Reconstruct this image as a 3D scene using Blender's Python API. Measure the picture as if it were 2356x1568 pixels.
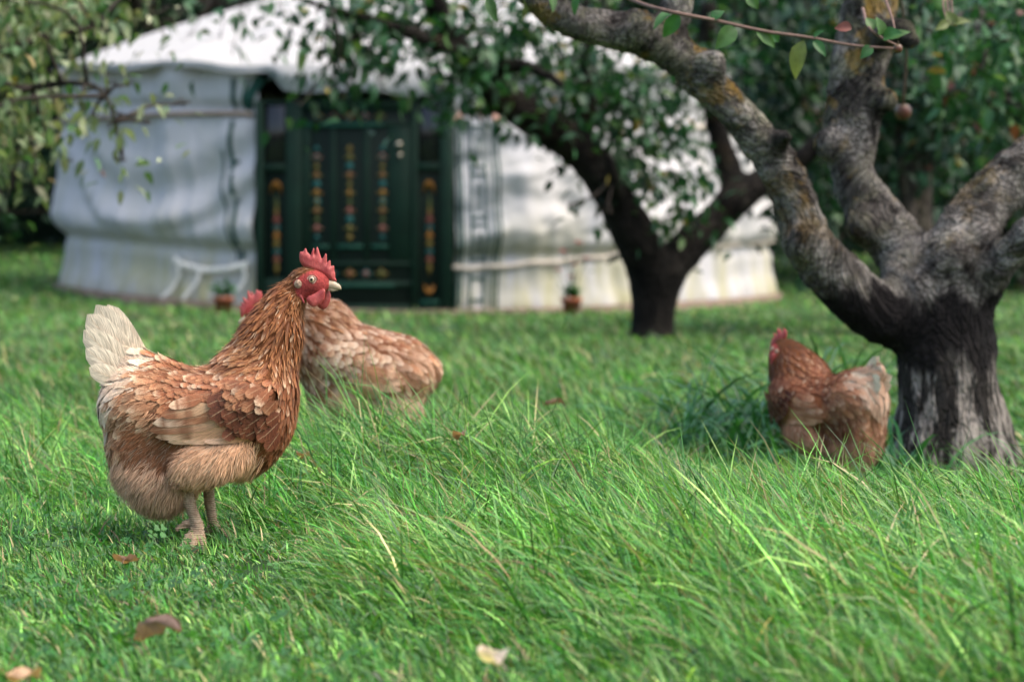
import bpy, math, random
import numpy as np
from mathutils import Vector

for o in list(bpy.data.objects):
    bpy.data.objects.remove(o)
SC = bpy.context.scene
COL = SC.collection
rng = np.random.default_rng(7)
random.seed(7)

# ------------------------------------------------------------------ camera, world, sun, exposure
HC = 0.404                      # camera height above the grass
LENS = 85.0
F = 1024 * LENS / 36.0
V0 = 261.0                      # image row of the horizon
PITCH = math.atan((340.5 - V0) / F)
cam_d = bpy.data.cameras.new('camera')
cam = bpy.data.objects.new('camera', cam_d)
COL.objects.link(cam)
cam_d.lens = LENS
cam_d.sensor_width = 36.0
cam_d.clip_start = 0.05
cam_d.clip_end = 500.0
cam.location = (0, 0, HC)
cam.rotation_euler = (math.pi / 2 - PITCH, 0, 0)
cam_d.dof.use_dof = True
cam_d.dof.focus_distance = 3.36
cam_d.dof.aperture_fstop = 6.0
SC.camera = cam

SUN_EL, SUN_AZ = math.radians(60), math.radians(101)      # azimuth measured from +Y (away) towards +X (right)
world = bpy.data.worlds.new('World')
SC.world = world
world.use_nodes = True
wn = world.node_tree
wn.nodes.clear()
w_out = wn.nodes.new('ShaderNodeOutputWorld')
w_bg = wn.nodes.new('ShaderNodeBackground')
w_sky = wn.nodes.new('ShaderNodeTexSky')
w_sky.sky_type = 'NISHITA'
w_sky.sun_disc = False
w_sky.sun_elevation = SUN_EL
w_sky.sun_rotation = SUN_AZ
w_sky.air_density = 1.0
w_sky.dust_density = 5.0
w_sky.ozone_density = 0.2
w_bg.inputs['Strength'].default_value = 0.15
wn.links.new(w_sky.outputs[0], w_bg.inputs[0])
wn.links.new(w_bg.outputs[0], w_out.inputs[0])

sun_d = bpy.data.lights.new('sun', 'SUN')
sun = bpy.data.objects.new('sun', sun_d)
COL.objects.link(sun)
sun_d.energy = 0.9
sun_d.angle = math.radians(65)
sun_d.color = (1.0, 0.94, 0.85)
sdir = Vector((math.sin(SUN_AZ) * math.cos(SUN_EL), math.cos(SUN_AZ) * math.cos(SUN_EL), math.sin(SUN_EL)))
sun.rotation_euler = (-sdir).to_track_quat('-Z', 'Y').to_euler()

SC.view_settings.view_transform = 'Standard'
SC.view_settings.look = 'None'
SC.view_settings.exposure = 1.42
SC.view_settings.gamma = 1.0
SC.view_settings.use_curve_mapping = False
SC.cycles.use_denoising = True
SC.cycles.max_bounces = 8
SC.cycles.transparent_max_bounces = 24
SC.cycles.diffuse_bounces = 3
SC.cycles.glossy_bounces = 2
SC.cycles.transmission_bounces = 4

# ------------------------------------------------------------------ helpers
SX, SY = 1024 / 2356.0, 681 / 1568.0       # the photograph was measured at 2356 x 1568
_c, _s = math.cos(PITCH), math.sin(PITCH)

def P(X, Y, d):
    """world point at measured position X, Y of the photograph and depth d"""
    cx = (X * SX - 512) / F * d
    cy = (340.5 - Y * SY) / F * d
    return np.array([cx, _c * d + _s * cy, HC - _s * d + _c * cy])

def ss(a, b, x):
    t = np.clip((np.asarray(x, float) - a) / (b - a), 0, 1)
    return t * t * (3 - 2 * t)

def _hash(i, j, k, seed):
    n = (i * 374761393 + j * 668265263 + k * 2147483647 + seed * 1274126177) & 0xffffffff
    n = ((n ^ (n >> 13)) * 1274126177) & 0xffffffff
    n = (n ^ (n >> 16)) & 0xffffff
    return n / float(0xffffff)

def noise(p, seed=0):
    """value noise -1..1 at points (n,3)"""
    p = np.asarray(p, float)
    i = np.floor(p).astype(np.int64)
    f = p - i
    f = f * f * (3 - 2 * f)
    r = 0
    for a in (0, 1):
        wa = f[:, 0] if a else 1 - f[:, 0]
        for b in (0, 1):
            wb = f[:, 1] if b else 1 - f[:, 1]
            for c in (0, 1):
                wc = f[:, 2] if c else 1 - f[:, 2]
                r = r + wa * wb * wc * _hash(i[:, 0] + a, i[:, 1] + b, i[:, 2] + c, seed)
    return r * 2 - 1

def fbm(p, seed=0, oct=3):
    r, a = 0, 1.0
    p = np.asarray(p, float)
    for o in range(oct):
        r = r + a * noise(p, seed + o * 17)
        p = p * 2.03 + 5.1
        a *= 0.5
    return r / 1.75

def n2(x, y, sc, seed=0, oct=2):
    x = np.atleast_1d(x); y = np.atleast_1d(y)
    return fbm(np.stack([x * sc, y * sc, np.zeros_like(x) + seed * 1.37], 1), seed, oct)

def norm(v):
    return v / np.maximum(np.linalg.norm(v, axis=-1, keepdims=True), 1e-9)

def link(o, parent=None):
    COL.objects.link(o)
    if parent is not None:
        o.parent = parent
    return o

def mesh(name, V, faces, mat, parent=None, smooth=True, attrs=None, midx=None):
    """V (n,3); faces: list of int arrays (m,3)/(m,4); attrs: dict name -> (n,3|4)"""
    me = bpy.data.meshes.new(name)
    V = np.asarray(V, np.float32)
    if not isinstance(faces, list):
        faces = [faces]
    faces = [np.asarray(f, np.int32) for f in faces if len(f)]
    nl = sum(f.size for f in faces)
    npoly = sum(len(f) for f in faces)
    me.vertices.add(len(V))
    me.vertices.foreach_set('co', V.ravel())
    me.loops.add(nl)
    me.polygons.add(npoly)
    me.loops.foreach_set('vertex_index', np.concatenate([f.ravel() for f in faces]))
    tot = np.concatenate([np.full(len(f), f.shape[1], np.int32) for f in faces])
    st = np.concatenate([[0], np.cumsum(tot)[:-1]]).astype(np.int32)
    me.polygons.foreach_set('loop_start', st)
    me.polygons.foreach_set('loop_total', tot)
    if smooth:
        me.polygons.foreach_set('use_smooth', np.ones(npoly, bool))
    mats = mat if isinstance(mat, list) else [mat]
    for m in mats:
        me.materials.append(m)
    if midx is not None:
        me.polygons.foreach_set('material_index', np.asarray(midx, np.int32))
    for k, a in (attrs or {}).items():
        a = np.asarray(a, np.float32)
        if k.startswith('col'):
            if a.shape[1] == 3:
                a = np.concatenate([a, np.ones((len(a), 1), np.float32)], 1)
            at = me.attributes.new(k, 'FLOAT_COLOR', 'POINT')
            at.data.foreach_set('color', a.ravel())
        else:
            at = me.attributes.new(k, 'FLOAT_VECTOR', 'POINT')
            at.data.foreach_set('vector', a.ravel())
    me.update(calc_edges=True)
    me.validate()
    o = bpy.data.objects.new(name, me)
    return link(o, parent)

def tag(o, label=None, cat=None, group=None, kind=None):
    if label: o['label'] = label
    if cat: o['category'] = cat
    if group: o['group'] = group
    if kind: o['kind'] = kind
    return o

def empty(name, loc, rz=0.0, scale=1.0):
    o = bpy.data.objects.new(name, None)
    o.empty_display_size = 0.1
    o.location = [float(v) for v in loc]
    o.rotation_euler = (0, 0, rz)
    o.scale = (scale,) * 3
    return link(o)

# ---- node material helper
class NM:
    def __init__(s, name, rough=0.6, spec=0.5):
        s.m = bpy.data.materials.new(name)
        s.m.use_nodes = True
        s.t = s.m.node_tree
        s.b = s.t.nodes['Principled BSDF']
        s.b.inputs['Roughness'].default_value = rough
        s.b.inputs['Specular IOR Level'].default_value = spec
        s.out = s.t.nodes['Material Output']
    def n(s, typ, **kw):
        x = s.t.nodes.new('ShaderNode' + typ)
        for k, v in kw.items():
            if k in x.inputs:
                if hasattr(v, 'is_linked') or isinstance(v, bpy.types.NodeSocket):
                    s.t.links.new(v, x.inputs[k])
                else:
                    x.inputs[k].default_value = v
            else:
                setattr(x, k, v)
        return x
    def l(s, a, b):
        s.t.links.new(a, b)
    def math(s, op, a, b=None, c=None, clamp=False):
        x = s.t.nodes.new('ShaderNodeMath')
        x.operation = op
        x.use_clamp = clamp
        for i, v in enumerate((a, b, c)):
            if v is None: continue
            if isinstance(v, bpy.types.NodeSocket): s.l(v, x.inputs[i])
            else: x.inputs[i].default_value = v
        return x.outputs[0]
    def mix(s, fac, a, b, blend='MIX'):
        x = s.t.nodes.new('ShaderNodeMix')
        x.data_type = 'RGBA'
        x.blend_type = blend
        for i, v in ((0, fac), (6, a), (7, b)):
            if isinstance(v, bpy.types.NodeSocket): s.l(v, x.inputs[i])
            elif i == 0: x.inputs[0].default_value = v
            else: x.inputs[i].default_value = (*v[:3], 1)
        return x.outputs[2]
    def ramp(s, fac, stops, interp='LINEAR'):
        x = s.t.nodes.new('ShaderNodeValToRGB')
        x.color_ramp.interpolation = interp
        e = x.color_ramp.elements
        while len(e) < len(stops): e.new(0.5)
        for q, (p, c) in zip(e, stops):
            q.position = p
            q.color = (*c, 1) if not isinstance(c, (int, float)) else (c, c, c, 1)
        s.l(fac, x.inputs[0])
        return x.outputs[0]
    def attr(s, name):
        return s.n('Attribute', attribute_name=name)
    def noise(s, scale, detail=3, vec=None, rough=0.55, dist=0.0):
        x = s.n('TexNoise', Scale=scale, Detail=detail, Roughness=rough, Distortion=dist)
        if vec is not None: s.l(vec, x.inputs['Vector'])
        return x.outputs[0]
    def obj(s):
        return s.n('TexCoord').outputs['Object']
    def map(s, vec, scale=(1, 1, 1), loc=(0, 0, 0), rot=(0, 0, 0)):
        x = s.n('Mapping')
        x.inputs['Scale'].default_value = scale
        x.inputs['Location'].default_value = loc
        x.inputs['Rotation'].default_value = rot
        s.l(vec, x.inputs['Vector'])
        return x.outputs[0]
    def base(s, c):
        if isinstance(c, bpy.types.NodeSocket): s.l(c, s.b.inputs['Base Color'])
        else: s.b.inputs['Base Color'].default_value = (*c, 1)
        return s
    def bump(s, h, strength=0.5, dist=0.01):
        x = s.n('Bump', Strength=strength, Distance=dist)
        s.l(h, x.inputs['Height'])
        s.l(x.outputs[0], s.b.inputs['Normal'])
        return x

def flat_mat(name, c, rough=0.7, spec=0.3, var=0.25, scale=30.0, bump=0.0):
    q = NM(name, rough, spec)
    nz = q.noise(scale, 4, q.obj())
    k = q.ramp(nz, [(0.25, 1 - var), (0.75, 1 + var)])
    q.base(q.mix(1.0, c, k, 'MULTIPLY'))
    if bump: q.bump(nz, bump, 0.004)
    return q.m

def leaf_mat(name, rough=0.45, transl=0.35, spec=0.4):
    """per-leaf colour from the mesh, some light through the blade"""
    q = NM(name, rough, spec)
    a = q.attr('col')
    nz = q.noise(60.0, 2, q.obj())
    k = q.ramp(nz, [(0.3, 0.8), (0.7, 1.2)])
    c = q.mix(1.0, a.outputs['Color'], k, 'MULTIPLY')
    q.base(c)
    tr = q.n('BsdfTranslucent')
    q.l(q.mix(1.0, c, (1.25, 1.3, 0.6), 'MULTIPLY'), tr.inputs['Color'])
    mx = q.n('MixShader')
    mx.inputs[0].default_value = transl
    q.l(q.b.outputs[0], mx.inputs[1]); q.l(tr.outputs[0], mx.inputs[2])
    q.l(mx.outputs[0], q.out.inputs['Surface'])
    return q.m

# ---- signed distance modelling
def sd_ell(p, c, r, rot=0.0):
    """ellipsoid; rot turns it in the x-z plane"""
    q = p - np.asarray(c)
    if rot:
        cs, sn = math.cos(rot), math.sin(rot)
        x = q[:, 0] * cs + q[:, 2] * sn
        z = -q[:, 0] * sn + q[:, 2] * cs
        q = np.stack([x, q[:, 1], z], 1)
    r = np.asarray(r)
    k0 = np.linalg.norm(q / r, axis=1)
    k1 = np.linalg.norm(q / (r * r), axis=1)
    return k0 * (k0 - 1) / np.maximum(k1, 1e-6)

def sd_cap(p, a, b, ra, rb, sy=1.0):
    """capsule with two radii; sy flattens it sideways"""
    s = np.array([1, 1 / sy, 1])
    p = p * s; a = np.asarray(a) * s; b = np.asarray(b) * s
    ba = b - a
    t = np.clip((p - a) @ ba / max(ba @ ba, 1e-12), 0, 1)
    d = np.linalg.norm(p - a - t[:, None] * ba, axis=1) - (ra + (rb - ra) * t)
    return d * min(1.0, sy)

def smin(a, b, k):
    h = np.maximum(k - np.abs(a - b), 0) / k
    return np.minimum(a, b) - h * h * k * 0.25

def make_sdf(prims, erode=0.0, extra=()):
    def f(p):
        r = None
        for q in prims:
            if q[0] == 'e': d = sd_ell(p, *q[1:4])
            elif q[0] == 'L':                      # one limb: its lengths joined without swelling
                d = None
                for c in q[1]:
                    e = sd_cap(p, *c[1:6])
                    d = e if d is None else smin(d, e, 0.006)
            else: d = sd_cap(p, *q[1:6])
            k = q[-1]
            r = d if r is None else smin(r, d, k)
        r = r + erode
        for q in extra:
            r = smin(r, sd_ell(p, *q[1:4]), q[-1])
        return r
    return f

def sgrad(f, p, e=0.0015):
    g = []
    for i in range(3):
        dp = np.zeros(3); dp[i] = e
        g.append(f(p + dp) - f(p - dp))
    return norm(np.stack(g, 1))

def surface_nets(f, lo, hi, h, post=None):
    lo = np.asarray(lo, float); hi = np.asarray(hi, float)
    n = np.ceil((hi - lo) / h).astype(int) + 1
    ax = [lo[i] + h * np.arange(n[i]) for i in range(3)]
    G = np.stack(np.meshgrid(*ax, indexing='ij'), -1).reshape(-1, 3)
    D = np.concatenate([f(G[i:i + 400000]) for i in range(0, len(G), 400000)]).reshape(n)
    nc = n - 1
    S = D < 0
    cnt = np.zeros(nc, np.float32); acc = np.zeros((*nc, 3), np.float32)
    offs = [(i, j, k) for i in (0, 1) for j in (0, 1) for k in (0, 1)]
    def sl(A, o): return A[o[0]:o[0] + nc[0], o[1]:o[1] + nc[1], o[2]:o[2] + nc[2]]
    for o in offs:
        for d in range(3):
            if o[d]: continue
            o2 = list(o); o2[d] = 1
            a, b = sl(D, o), sl(D, o2)
            m = sl(S, o) != sl(S, o2)
            t = np.where(m, a / np.where(m, a - b, 1), 0)
            for c in range(3):
                acc[..., c] += np.where(m, o[c] + (t if c == d else 0), 0)
            cnt += m
    act = cnt > 0
    idx = np.full(nc, -1, np.int64)
    idx[act] = np.arange(act.sum())
    cell = np.argwhere(act)
    V = lo + h * (cell + acc[act] / cnt[act][:, None])
    quads = []
    for d in range(3):
        u, v = (d + 1) % 3, (d + 2) % 3
        sh = list(n); sh[d] -= 1
        a = [slice(None)] * 3; b = [slice(None)] * 3
        a[d] = slice(0, -1); b[d] = slice(1, None)
        A, B = S[tuple(a)], S[tuple(b)]
        e = np.argwhere(A != B)
        e = e[(e[:, u] > 0) & (e[:, v] > 0) & (e[:, u] < n[u] - 1) & (e[:, v] < n[v] - 1)]
        if not len(e): continue
        sgn = A[tuple(e.T)]
        def cellidx(du, dv):
            q = e.copy(); q[:, u] -= du; q[:, v] -= dv
            return idx[tuple(q.T)]
        q = np.stack([cellidx(1, 1), cellidx(0, 1), cellidx(0, 0), cellidx(1, 0)], 1)
        q[~sgn] = q[~sgn][:, ::-1]
        quads.append(q)
    return V, np.concatenate(quads)

def vnormals(V, Q):
    a, b, c = V[Q[:, 0]], V[Q[:, 1]], V[Q[:, 2]]
    fn = np.cross(b - a, c - a)
    N = np.zeros_like(V)
    for i in range(Q.shape[1]):
        np.add.at(N, Q[:, i], fn)
    return norm(N)

def tube(pts, radii, sides=8):
    """V, quads of a tube along pts"""
    pts = np.asarray(pts, float); n = len(pts)
    T = norm(np.gradient(pts, axis=0))
    up = np.array([0, 0, 1.0]) if abs(T[0][2]) < 0.9 else np.array([1.0, 0, 0])
    V = []
    s = norm(np.cross(T[0], up))
    for i in range(n):
        s = norm(s - T[i] * (s @ T[i]))
        b = np.cross(T[i], s)
        a = np.arange(sides) * 2 * math.pi / sides
        V.append(pts[i] + radii[i] * (np.cos(a)[:, None] * s + np.sin(a)[:, None] * b))
    V = np.concatenate(V)
    Q = []
    for i in range(n - 1):
        for j in range(sides):
            k = (j + 1) % sides
            Q.append((i * sides + j, i * sides + k, (i + 1) * sides + k, (i + 1) * sides + j))
    c0 = len(V)
    V = np.concatenate([V, [pts[0], pts[-1]]])
    Tq = [(c0, (j + 1) % sides, j) for j in range(sides)] + [(c0 + 1, (n - 1) * sides + j, (n - 1) * sides + (j + 1) % sides) for j in range(sides)]
    return V, np.array(Q), np.array(Tq)

def spline(pts, n):
    """Catmull-Rom through pts (m,k)"""
    pts = np.asarray(pts, float)
    q = np.concatenate([[2 * pts[0] - pts[1]], pts, [2 * pts[-1] - pts[-2]]])
    t = np.linspace(0, len(pts) - 1 - 1e-6, n)
    i = t.astype(int); f = (t - i)[:, None]
    p0, p1, p2, p3 = q[i], q[i + 1], q[i + 2], q[i + 3]
    return 0.5 * (2 * p1 + (p2 - p0) * f + (2 * p0 - 5 * p1 + 4 * p2 - p3) * f ** 2 + (3 * p1 - p0 - 3 * p2 + p3) * f ** 3)

class Acc:
    """collects geometry for ONE mesh"""
    def __init__(s): s.V = []; s.T = []; s.Q = []; s.C = []; s.n = 0
    def add(s, V, T=None, Q=None, col=None):
        V = np.asarray(V, float)
        if T is not None and len(T): s.T.append(np.asarray(T) + s.n)
        if Q is not None and len(Q): s.Q.append(np.asarray(Q) + s.n)
        if col is not None:
            c = np.asarray(col, float)
            s.C.append(np.broadcast_to(c, (len(V), 3)) if c.ndim == 1 else c)
        s.V.append(V); s.n += len(V)
    def tube(s, pts, radii, sides=7, col=None):
        V, Q, T = tube(pts, radii, sides)
        s.add(V, T, Q, col)
    def box(s, lo, hi, col=None):
        x0, y0, z0 = lo; x1, y1, z1 = hi
        V = [(x0,y0,z0),(x1,y0,z0),(x1,y1,z0),(x0,y1,z0),(x0,y0,z1),(x1,y0,z1),(x1,y1,z1),(x0,y1,z1)]
        s.add(V, None, [(0,3,2,1),(4,5,6,7),(0,1,5,4),(1,2,6,5),(2,3,7,6),(3,0,4,7)], col)
    def build(s, name, mat, parent=None, smooth=True):
        fs = []
        if s.T: fs.append(np.concatenate(s.T))
        if s.Q: fs.append(np.concatenate(s.Q))
        at = {'col': np.concatenate(s.C)} if s.C else None
        return mesh(name, np.concatenate(s.V), fs, mat, parent, smooth, at)

# ------------------------------------------------------------------ terrain
def ground(x, y):
    x = np.asarray(x, float); y = np.asarray(y, float)
    g = -0.078 * np.exp(-((x - 0.85) / 0.55) ** 2 - ((y - 5.0) / 0.7) ** 2)
    g = g + 0.045 * np.exp(-((x + 0.0) / 0.42) ** 2 - ((y - 4.15) / 0.35) ** 2)
    g = g + 0.17 * ss(-1.6, -4.0, x) * ss(15, 20.5, y) + 0.085 * ss(0.8, 2.4, x) * ss(14, 20.5, y)
    g = g + 0.40 * ss(19.5, 29, y)
    shp = np.broadcast(x, y).shape
    xx = np.broadcast_to(x, shp).ravel(); yy = np.broadcast_to(y, shp).ravel()
    g = g + (0.012 * n2(xx, yy, 1.3, 3) * ss(2.0, 5, yy) + 0.03 * n2(xx, yy, 0.35, 5) * ss(5, 9, yy) * ss(17, 14, yy)).reshape(shp)
    return g

def on_ground(X, d):
    x = (X * SX - 512) / F * d
    return np.array([x, d, float(ground(x, d))])

# ------------------------------------------------------------------ ground and grass
def build_ground():
    ys = np.concatenate([np.linspace(0.3, 8, 110), np.linspace(8.2, 36, 90), np.linspace(40, 160, 14)])
    xs = np.linspace(-1, 1, 121)
    Y, X = np.meshgrid(ys, xs, indexing='ij')
    X = X * (6.0 + Y * 0.9)
    Z = ground(X, Y) - 0.004
    V = np.stack([X, Y, Z], -1).reshape(-1, 3)
    a = np.arange(len(ys) * len(xs)).reshape(len(ys), len(xs))
    Q = np.stack([a[:-1, :-1], a[:-1, 1:], a[1:, 1:], a[1:, :-1]], -1).reshape(-1, 4)
    q = NM('turf_soil', 0.9, 0.15)
    o = q.obj()
    n1 = q.noise(9.0, 5, o); n3 = q.noise(70.0, 3, o)
    c = q.mix(n1, (0.012, 0.034, 0.010), (0.028, 0.062, 0.018))
    c = q.mix(q.ramp(n3, [(0.55, 0.0), (0.75, 0.5)]), c, (0.10, 0.075, 0.04))
    q.base(c); q.bump(n3, 0.8, 0.01)
    tag(mesh('ground', V, Q, q.m), kind='structure')

GRASS = leaf_mat('grass_blade', 0.38, 0.26, 0.38)

def blades(x, y, L, w, lean, a0, a1, col, S, tw=None):
    """ribbons: lean = compass direction of the bow, a0/a1 = angle from upright at root and added towards the tip"""
    n = len(x)
    z = ground(x, y) - 0.004
    p = np.stack([x, y, z], 1)
    hd = np.stack([np.cos(lean), np.sin(lean), np.zeros(n)], 1)
    side = np.stack([-np.sin(lean), np.cos(lean), np.zeros(n)], 1)
    if tw is None: tw = rng.uniform(-1.2, 1.2, n)
    V = np.zeros((n, 2 * S + 1, 3))
    for i in range(S + 1):
        t = i / S
        ang = a0 + a1 * t ** 1.4
        dv = hd * np.sin(ang)[:, None] + np.array([0, 0, 1.0]) * np.cos(ang)[:, None]
        if i: p = p + dv * (L / S)[:, None]
        p[:, 2] = np.maximum(p[:, 2], z + 0.004)
        nv = np.cross(side, dv)
        sd = side * np.cos(tw)[:, None] + nv * np.sin(tw)[:, None]
        ww = w * (1 - t ** 2.2) * (0.75 + 0.5 * min(1, t * 3)) * 0.5
        if i < S:
            V[:, 2 * i] = p - sd * ww[:, None]
            V[:, 2 * i + 1] = p + sd * ww[:, None]
        else:
            V[:, 2 * S] = p
    m = 2 * S + 1
    base = (np.arange(n) * m)[:, None]
    T = []
    for i in range(S - 1):
        T += [(2 * i, 2 * i + 1, 2 * i + 3), (2 * i, 2 * i + 3, 2 * i + 2)]
    T.append((2 * S - 2, 2 * S - 1, 2 * S))
    T = (base[:, None, :] + np.array(T)[None]).reshape(-1, 3)
    C = np.repeat(col, m, axis=0)
    return V.reshape(-1, 3), T, C

GCOL = np.array([[0.068, 0.225, 0.032], [0.030, 0.135, 0.025], [0.138, 0.310, 0.054], [0.215, 0.360, 0.085], [0.38, 0.31, 0.16], [0.17, 0.11, 0.05]])

def yurt_block(x, y):
    return (x + 0.80) ** 2 + (y - 21.0) ** 2 < 3.0 ** 2

def build_grass():
    acc_all = []
    bands = [(2.05, 2.6, 27000, 4), (2.6, 3.3, 27000, 4), (3.3, 4.4, 21000, 4), (4.4, 5.6, 9000, 3), (5.6, 8.0, 3600, 3),
             (8.0, 12.0, 1700, 2), (12.0, 18.5, 800, 2), (18.5, 31.0, 260, 2)]
    for (d0, d1, den, S) in bands:
        hw = lambda d: 0.212 * d * 1.22 + 0.75
        area = (hw(d0) + hw(d1)) * (d1 - d0)
        n = int(area * den * (1.0 if d1 < 5 else 1.15))
        y = rng.uniform(d0, d1, n)
        x = rng.uniform(-1, 1, n) * hw(y)
        X = (x / y * F + 512) / SX
        # clumped density
        dens = 0.5 + 0.5 * n2(x, y, 9.0 if d1 < 6 else 3.0, 11)
        keep = rng.uniform(0, 1, n) < (0.22 + 1.2 * ss(0.2, 0.75, dens))
        keep &= ~yurt_block(x, y)
        keep &= (np.abs(x) < 0.212 * y * 1.12 + 0.12) | (rng.uniform(0, 1, n) < 0.45)      # thinner beyond the view
        bare = n2(x, y, 0.9, 21) > 0.52                         # thin worn patches further off
        keep &= ~(bare & (y > 7) & (rng.uniform(0, 1, n) < 0.85))
        x, y, X = x[keep], y[keep], X[keep]
        n = len(x)
        # how long it grows: short and full of clover in the near left corner, long and swept to the middle and right
        longz = ss(2.35, 2.95, y + 0.0009 * (X - 900) * 0.5) * ss(330, 760, X + (y - 3.4) * 420)
        longz = np.maximum(longz, ss(3.75, 4.15, y))
        longz *= 1 - 0.40 * ss(5.0, 6.5, y)
        low = ss(3.6, 4.1, y) * ss(1420, 1700, X) * 0.62
        L = 0.018 + 0.026 * rng.uniform(0, 1, n) + longz * (1 - low) * (0.060 + 0.100 * rng.uniform(0, 1, n) ** 1.6)
        L *= 1 + (0.45 + 0.25 * longz) * n2(x, y, 3.4, 31)
        L *= 1 + 0.45 * ss(640, 760, X) * ss(1120, 980, X) * ss(3.95, 4.15, y) * ss(4.75, 4.55, y)
        far = ss(6, 12, y)
        foot = np.exp(-((x + 0.325) / 0.12) ** 2 - ((y - 3.16) / 0.32) ** 2)
        L = np.clip(L * (1 - 0.15 * far) * (1 - 0.80 * foot), 0.012, 0.26)
        w = (0.0014 + 0.0020 * rng.uniform(0, 1, n) ** 1.8) * (1 + 1.7 * ss(4.2, 9, y) + 1.8 * ss(9, 20, y))
        lean = math.pi * (0.93 + 0.45 * n2(x, y, 1.1, 41) + 0.25 * n2(x, y, 5.0, 43)) + rng.normal(0, 0.65, n)
        rnd = rng.uniform(0, 1, n) < 0.33
        lean[rnd] = rng.uniform(0, 6.283, rnd.sum())
        a0 = np.clip(rng.normal(0.45, 0.32, n) + 0.30 * longz, 0.0, 1.35)
        a1 = np.clip(rng.normal(0.80, 0.5, n) + 0.2 * longz, 0.0, 2.2)
        pick = np.searchsorted(np.cumsum([0.36, 0.30, 0.18, 0.10, 0.04]), rng.uniform(0, 1, n))
        C = GCOL[np.clip(pick, 0, 5)] * np.exp(rng.normal(0, 0.44, (n, 1)))
        tone = n2(x, y, 0.8, 51, 3)[:, None]
        C = C * (1 + (0.32 + 0.45 * ss(5, 8, y)[:, None]) * tone) * np.array([[1, 1, 1]])  # stronger mottling far off stands in for sunlit strips and darker patches
        dead = ((longz > 0.5) & (rng.uniform(0, 1, n) < 0.035))
        C[dead] = GCOL[4] * rng.uniform(0.6, 1.1, (dead.sum(), 1))
        C = C * (1 - 0.26 * ss(4.8, 7.5, y)[:, None])  # tree shade over the farther grass, put into the blade colour
        # blue-green short turf near the clover
        bl = ((1 - longz) * ss(3.7, 3.3, y))[:, None]
        C = C * (1 - bl * np.array([[0.22, 0.22, 0.24]]))
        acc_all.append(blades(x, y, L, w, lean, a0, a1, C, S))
    V, T, C, k = [], [], [], 0
    for v, t, c in acc_all:
        V.append(v); T.append(t + k); C.append(c); k += len(v)
    o = mesh('grass', np.concatenate(V), np.concatenate(T), GRASS, None, True, {'col': np.concatenate(C)})
    tag(o, 'green meadow grass swept over in long tufts around the hens', 'grass', kind='stuff')

def build_long_grass():
    """the rank dark tuft standing behind the right-hand hen and against the trunk"""
    V, T, C, k = [], [], [], 0
    spots = [(1760, 5.6, 0.17, 130, 0.34), (1870, 5.8, 0.16, 90, 0.36), (1680, 5.5, 0.15, 75, 0.27), (1960, 5.6, 0.12, 40, 0.34),
             (2062, 5.02, 0.05, 50, 0.22), (1700, 5.25, 0.18, 120, 0.22), (2080, 4.9, 0.05, 30, 0.14)]
    for X, d, r, n, L0 in spots:
        c = on_ground(X, d)
        x = c[0] + rng.normal(0, r * 0.6, n); y = c[1] + rng.normal(0, r * 0.5, n)
        L = L0 * rng.uniform(0.6, 1.25, n)
        C0 = np.where(rng.uniform(0, 1, (n, 1)) < 0.7, np.array([[0.022, 0.110, 0.032]]), np.array([[0.050, 0.180, 0.050]])) * rng.uniform(0.75, 1.25, (n, 1))
        v, t, cc = blades(x, y, L, rng.uniform(0.005, 0.0095, n), rng.uniform(0, 6.283, n), np.clip(rng.normal(0.5, 0.3, n), 0, 1.2), rng.uniform(0.9, 2.3, n), C0, 6, rng.uniform(-0.5, 0.5, n))
        V.append(v); T.append(t + k); C.append(cc); k += len(v)
    o = mesh('long_grass', np.concatenate(V), np.concatenate(T), GRASS, None, True, {'col': np.concatenate(C)})
    tag(o, 'dark tuft of tall arching grass left of the gnarled trunk', 'grass tuft', kind='stuff')

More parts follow.
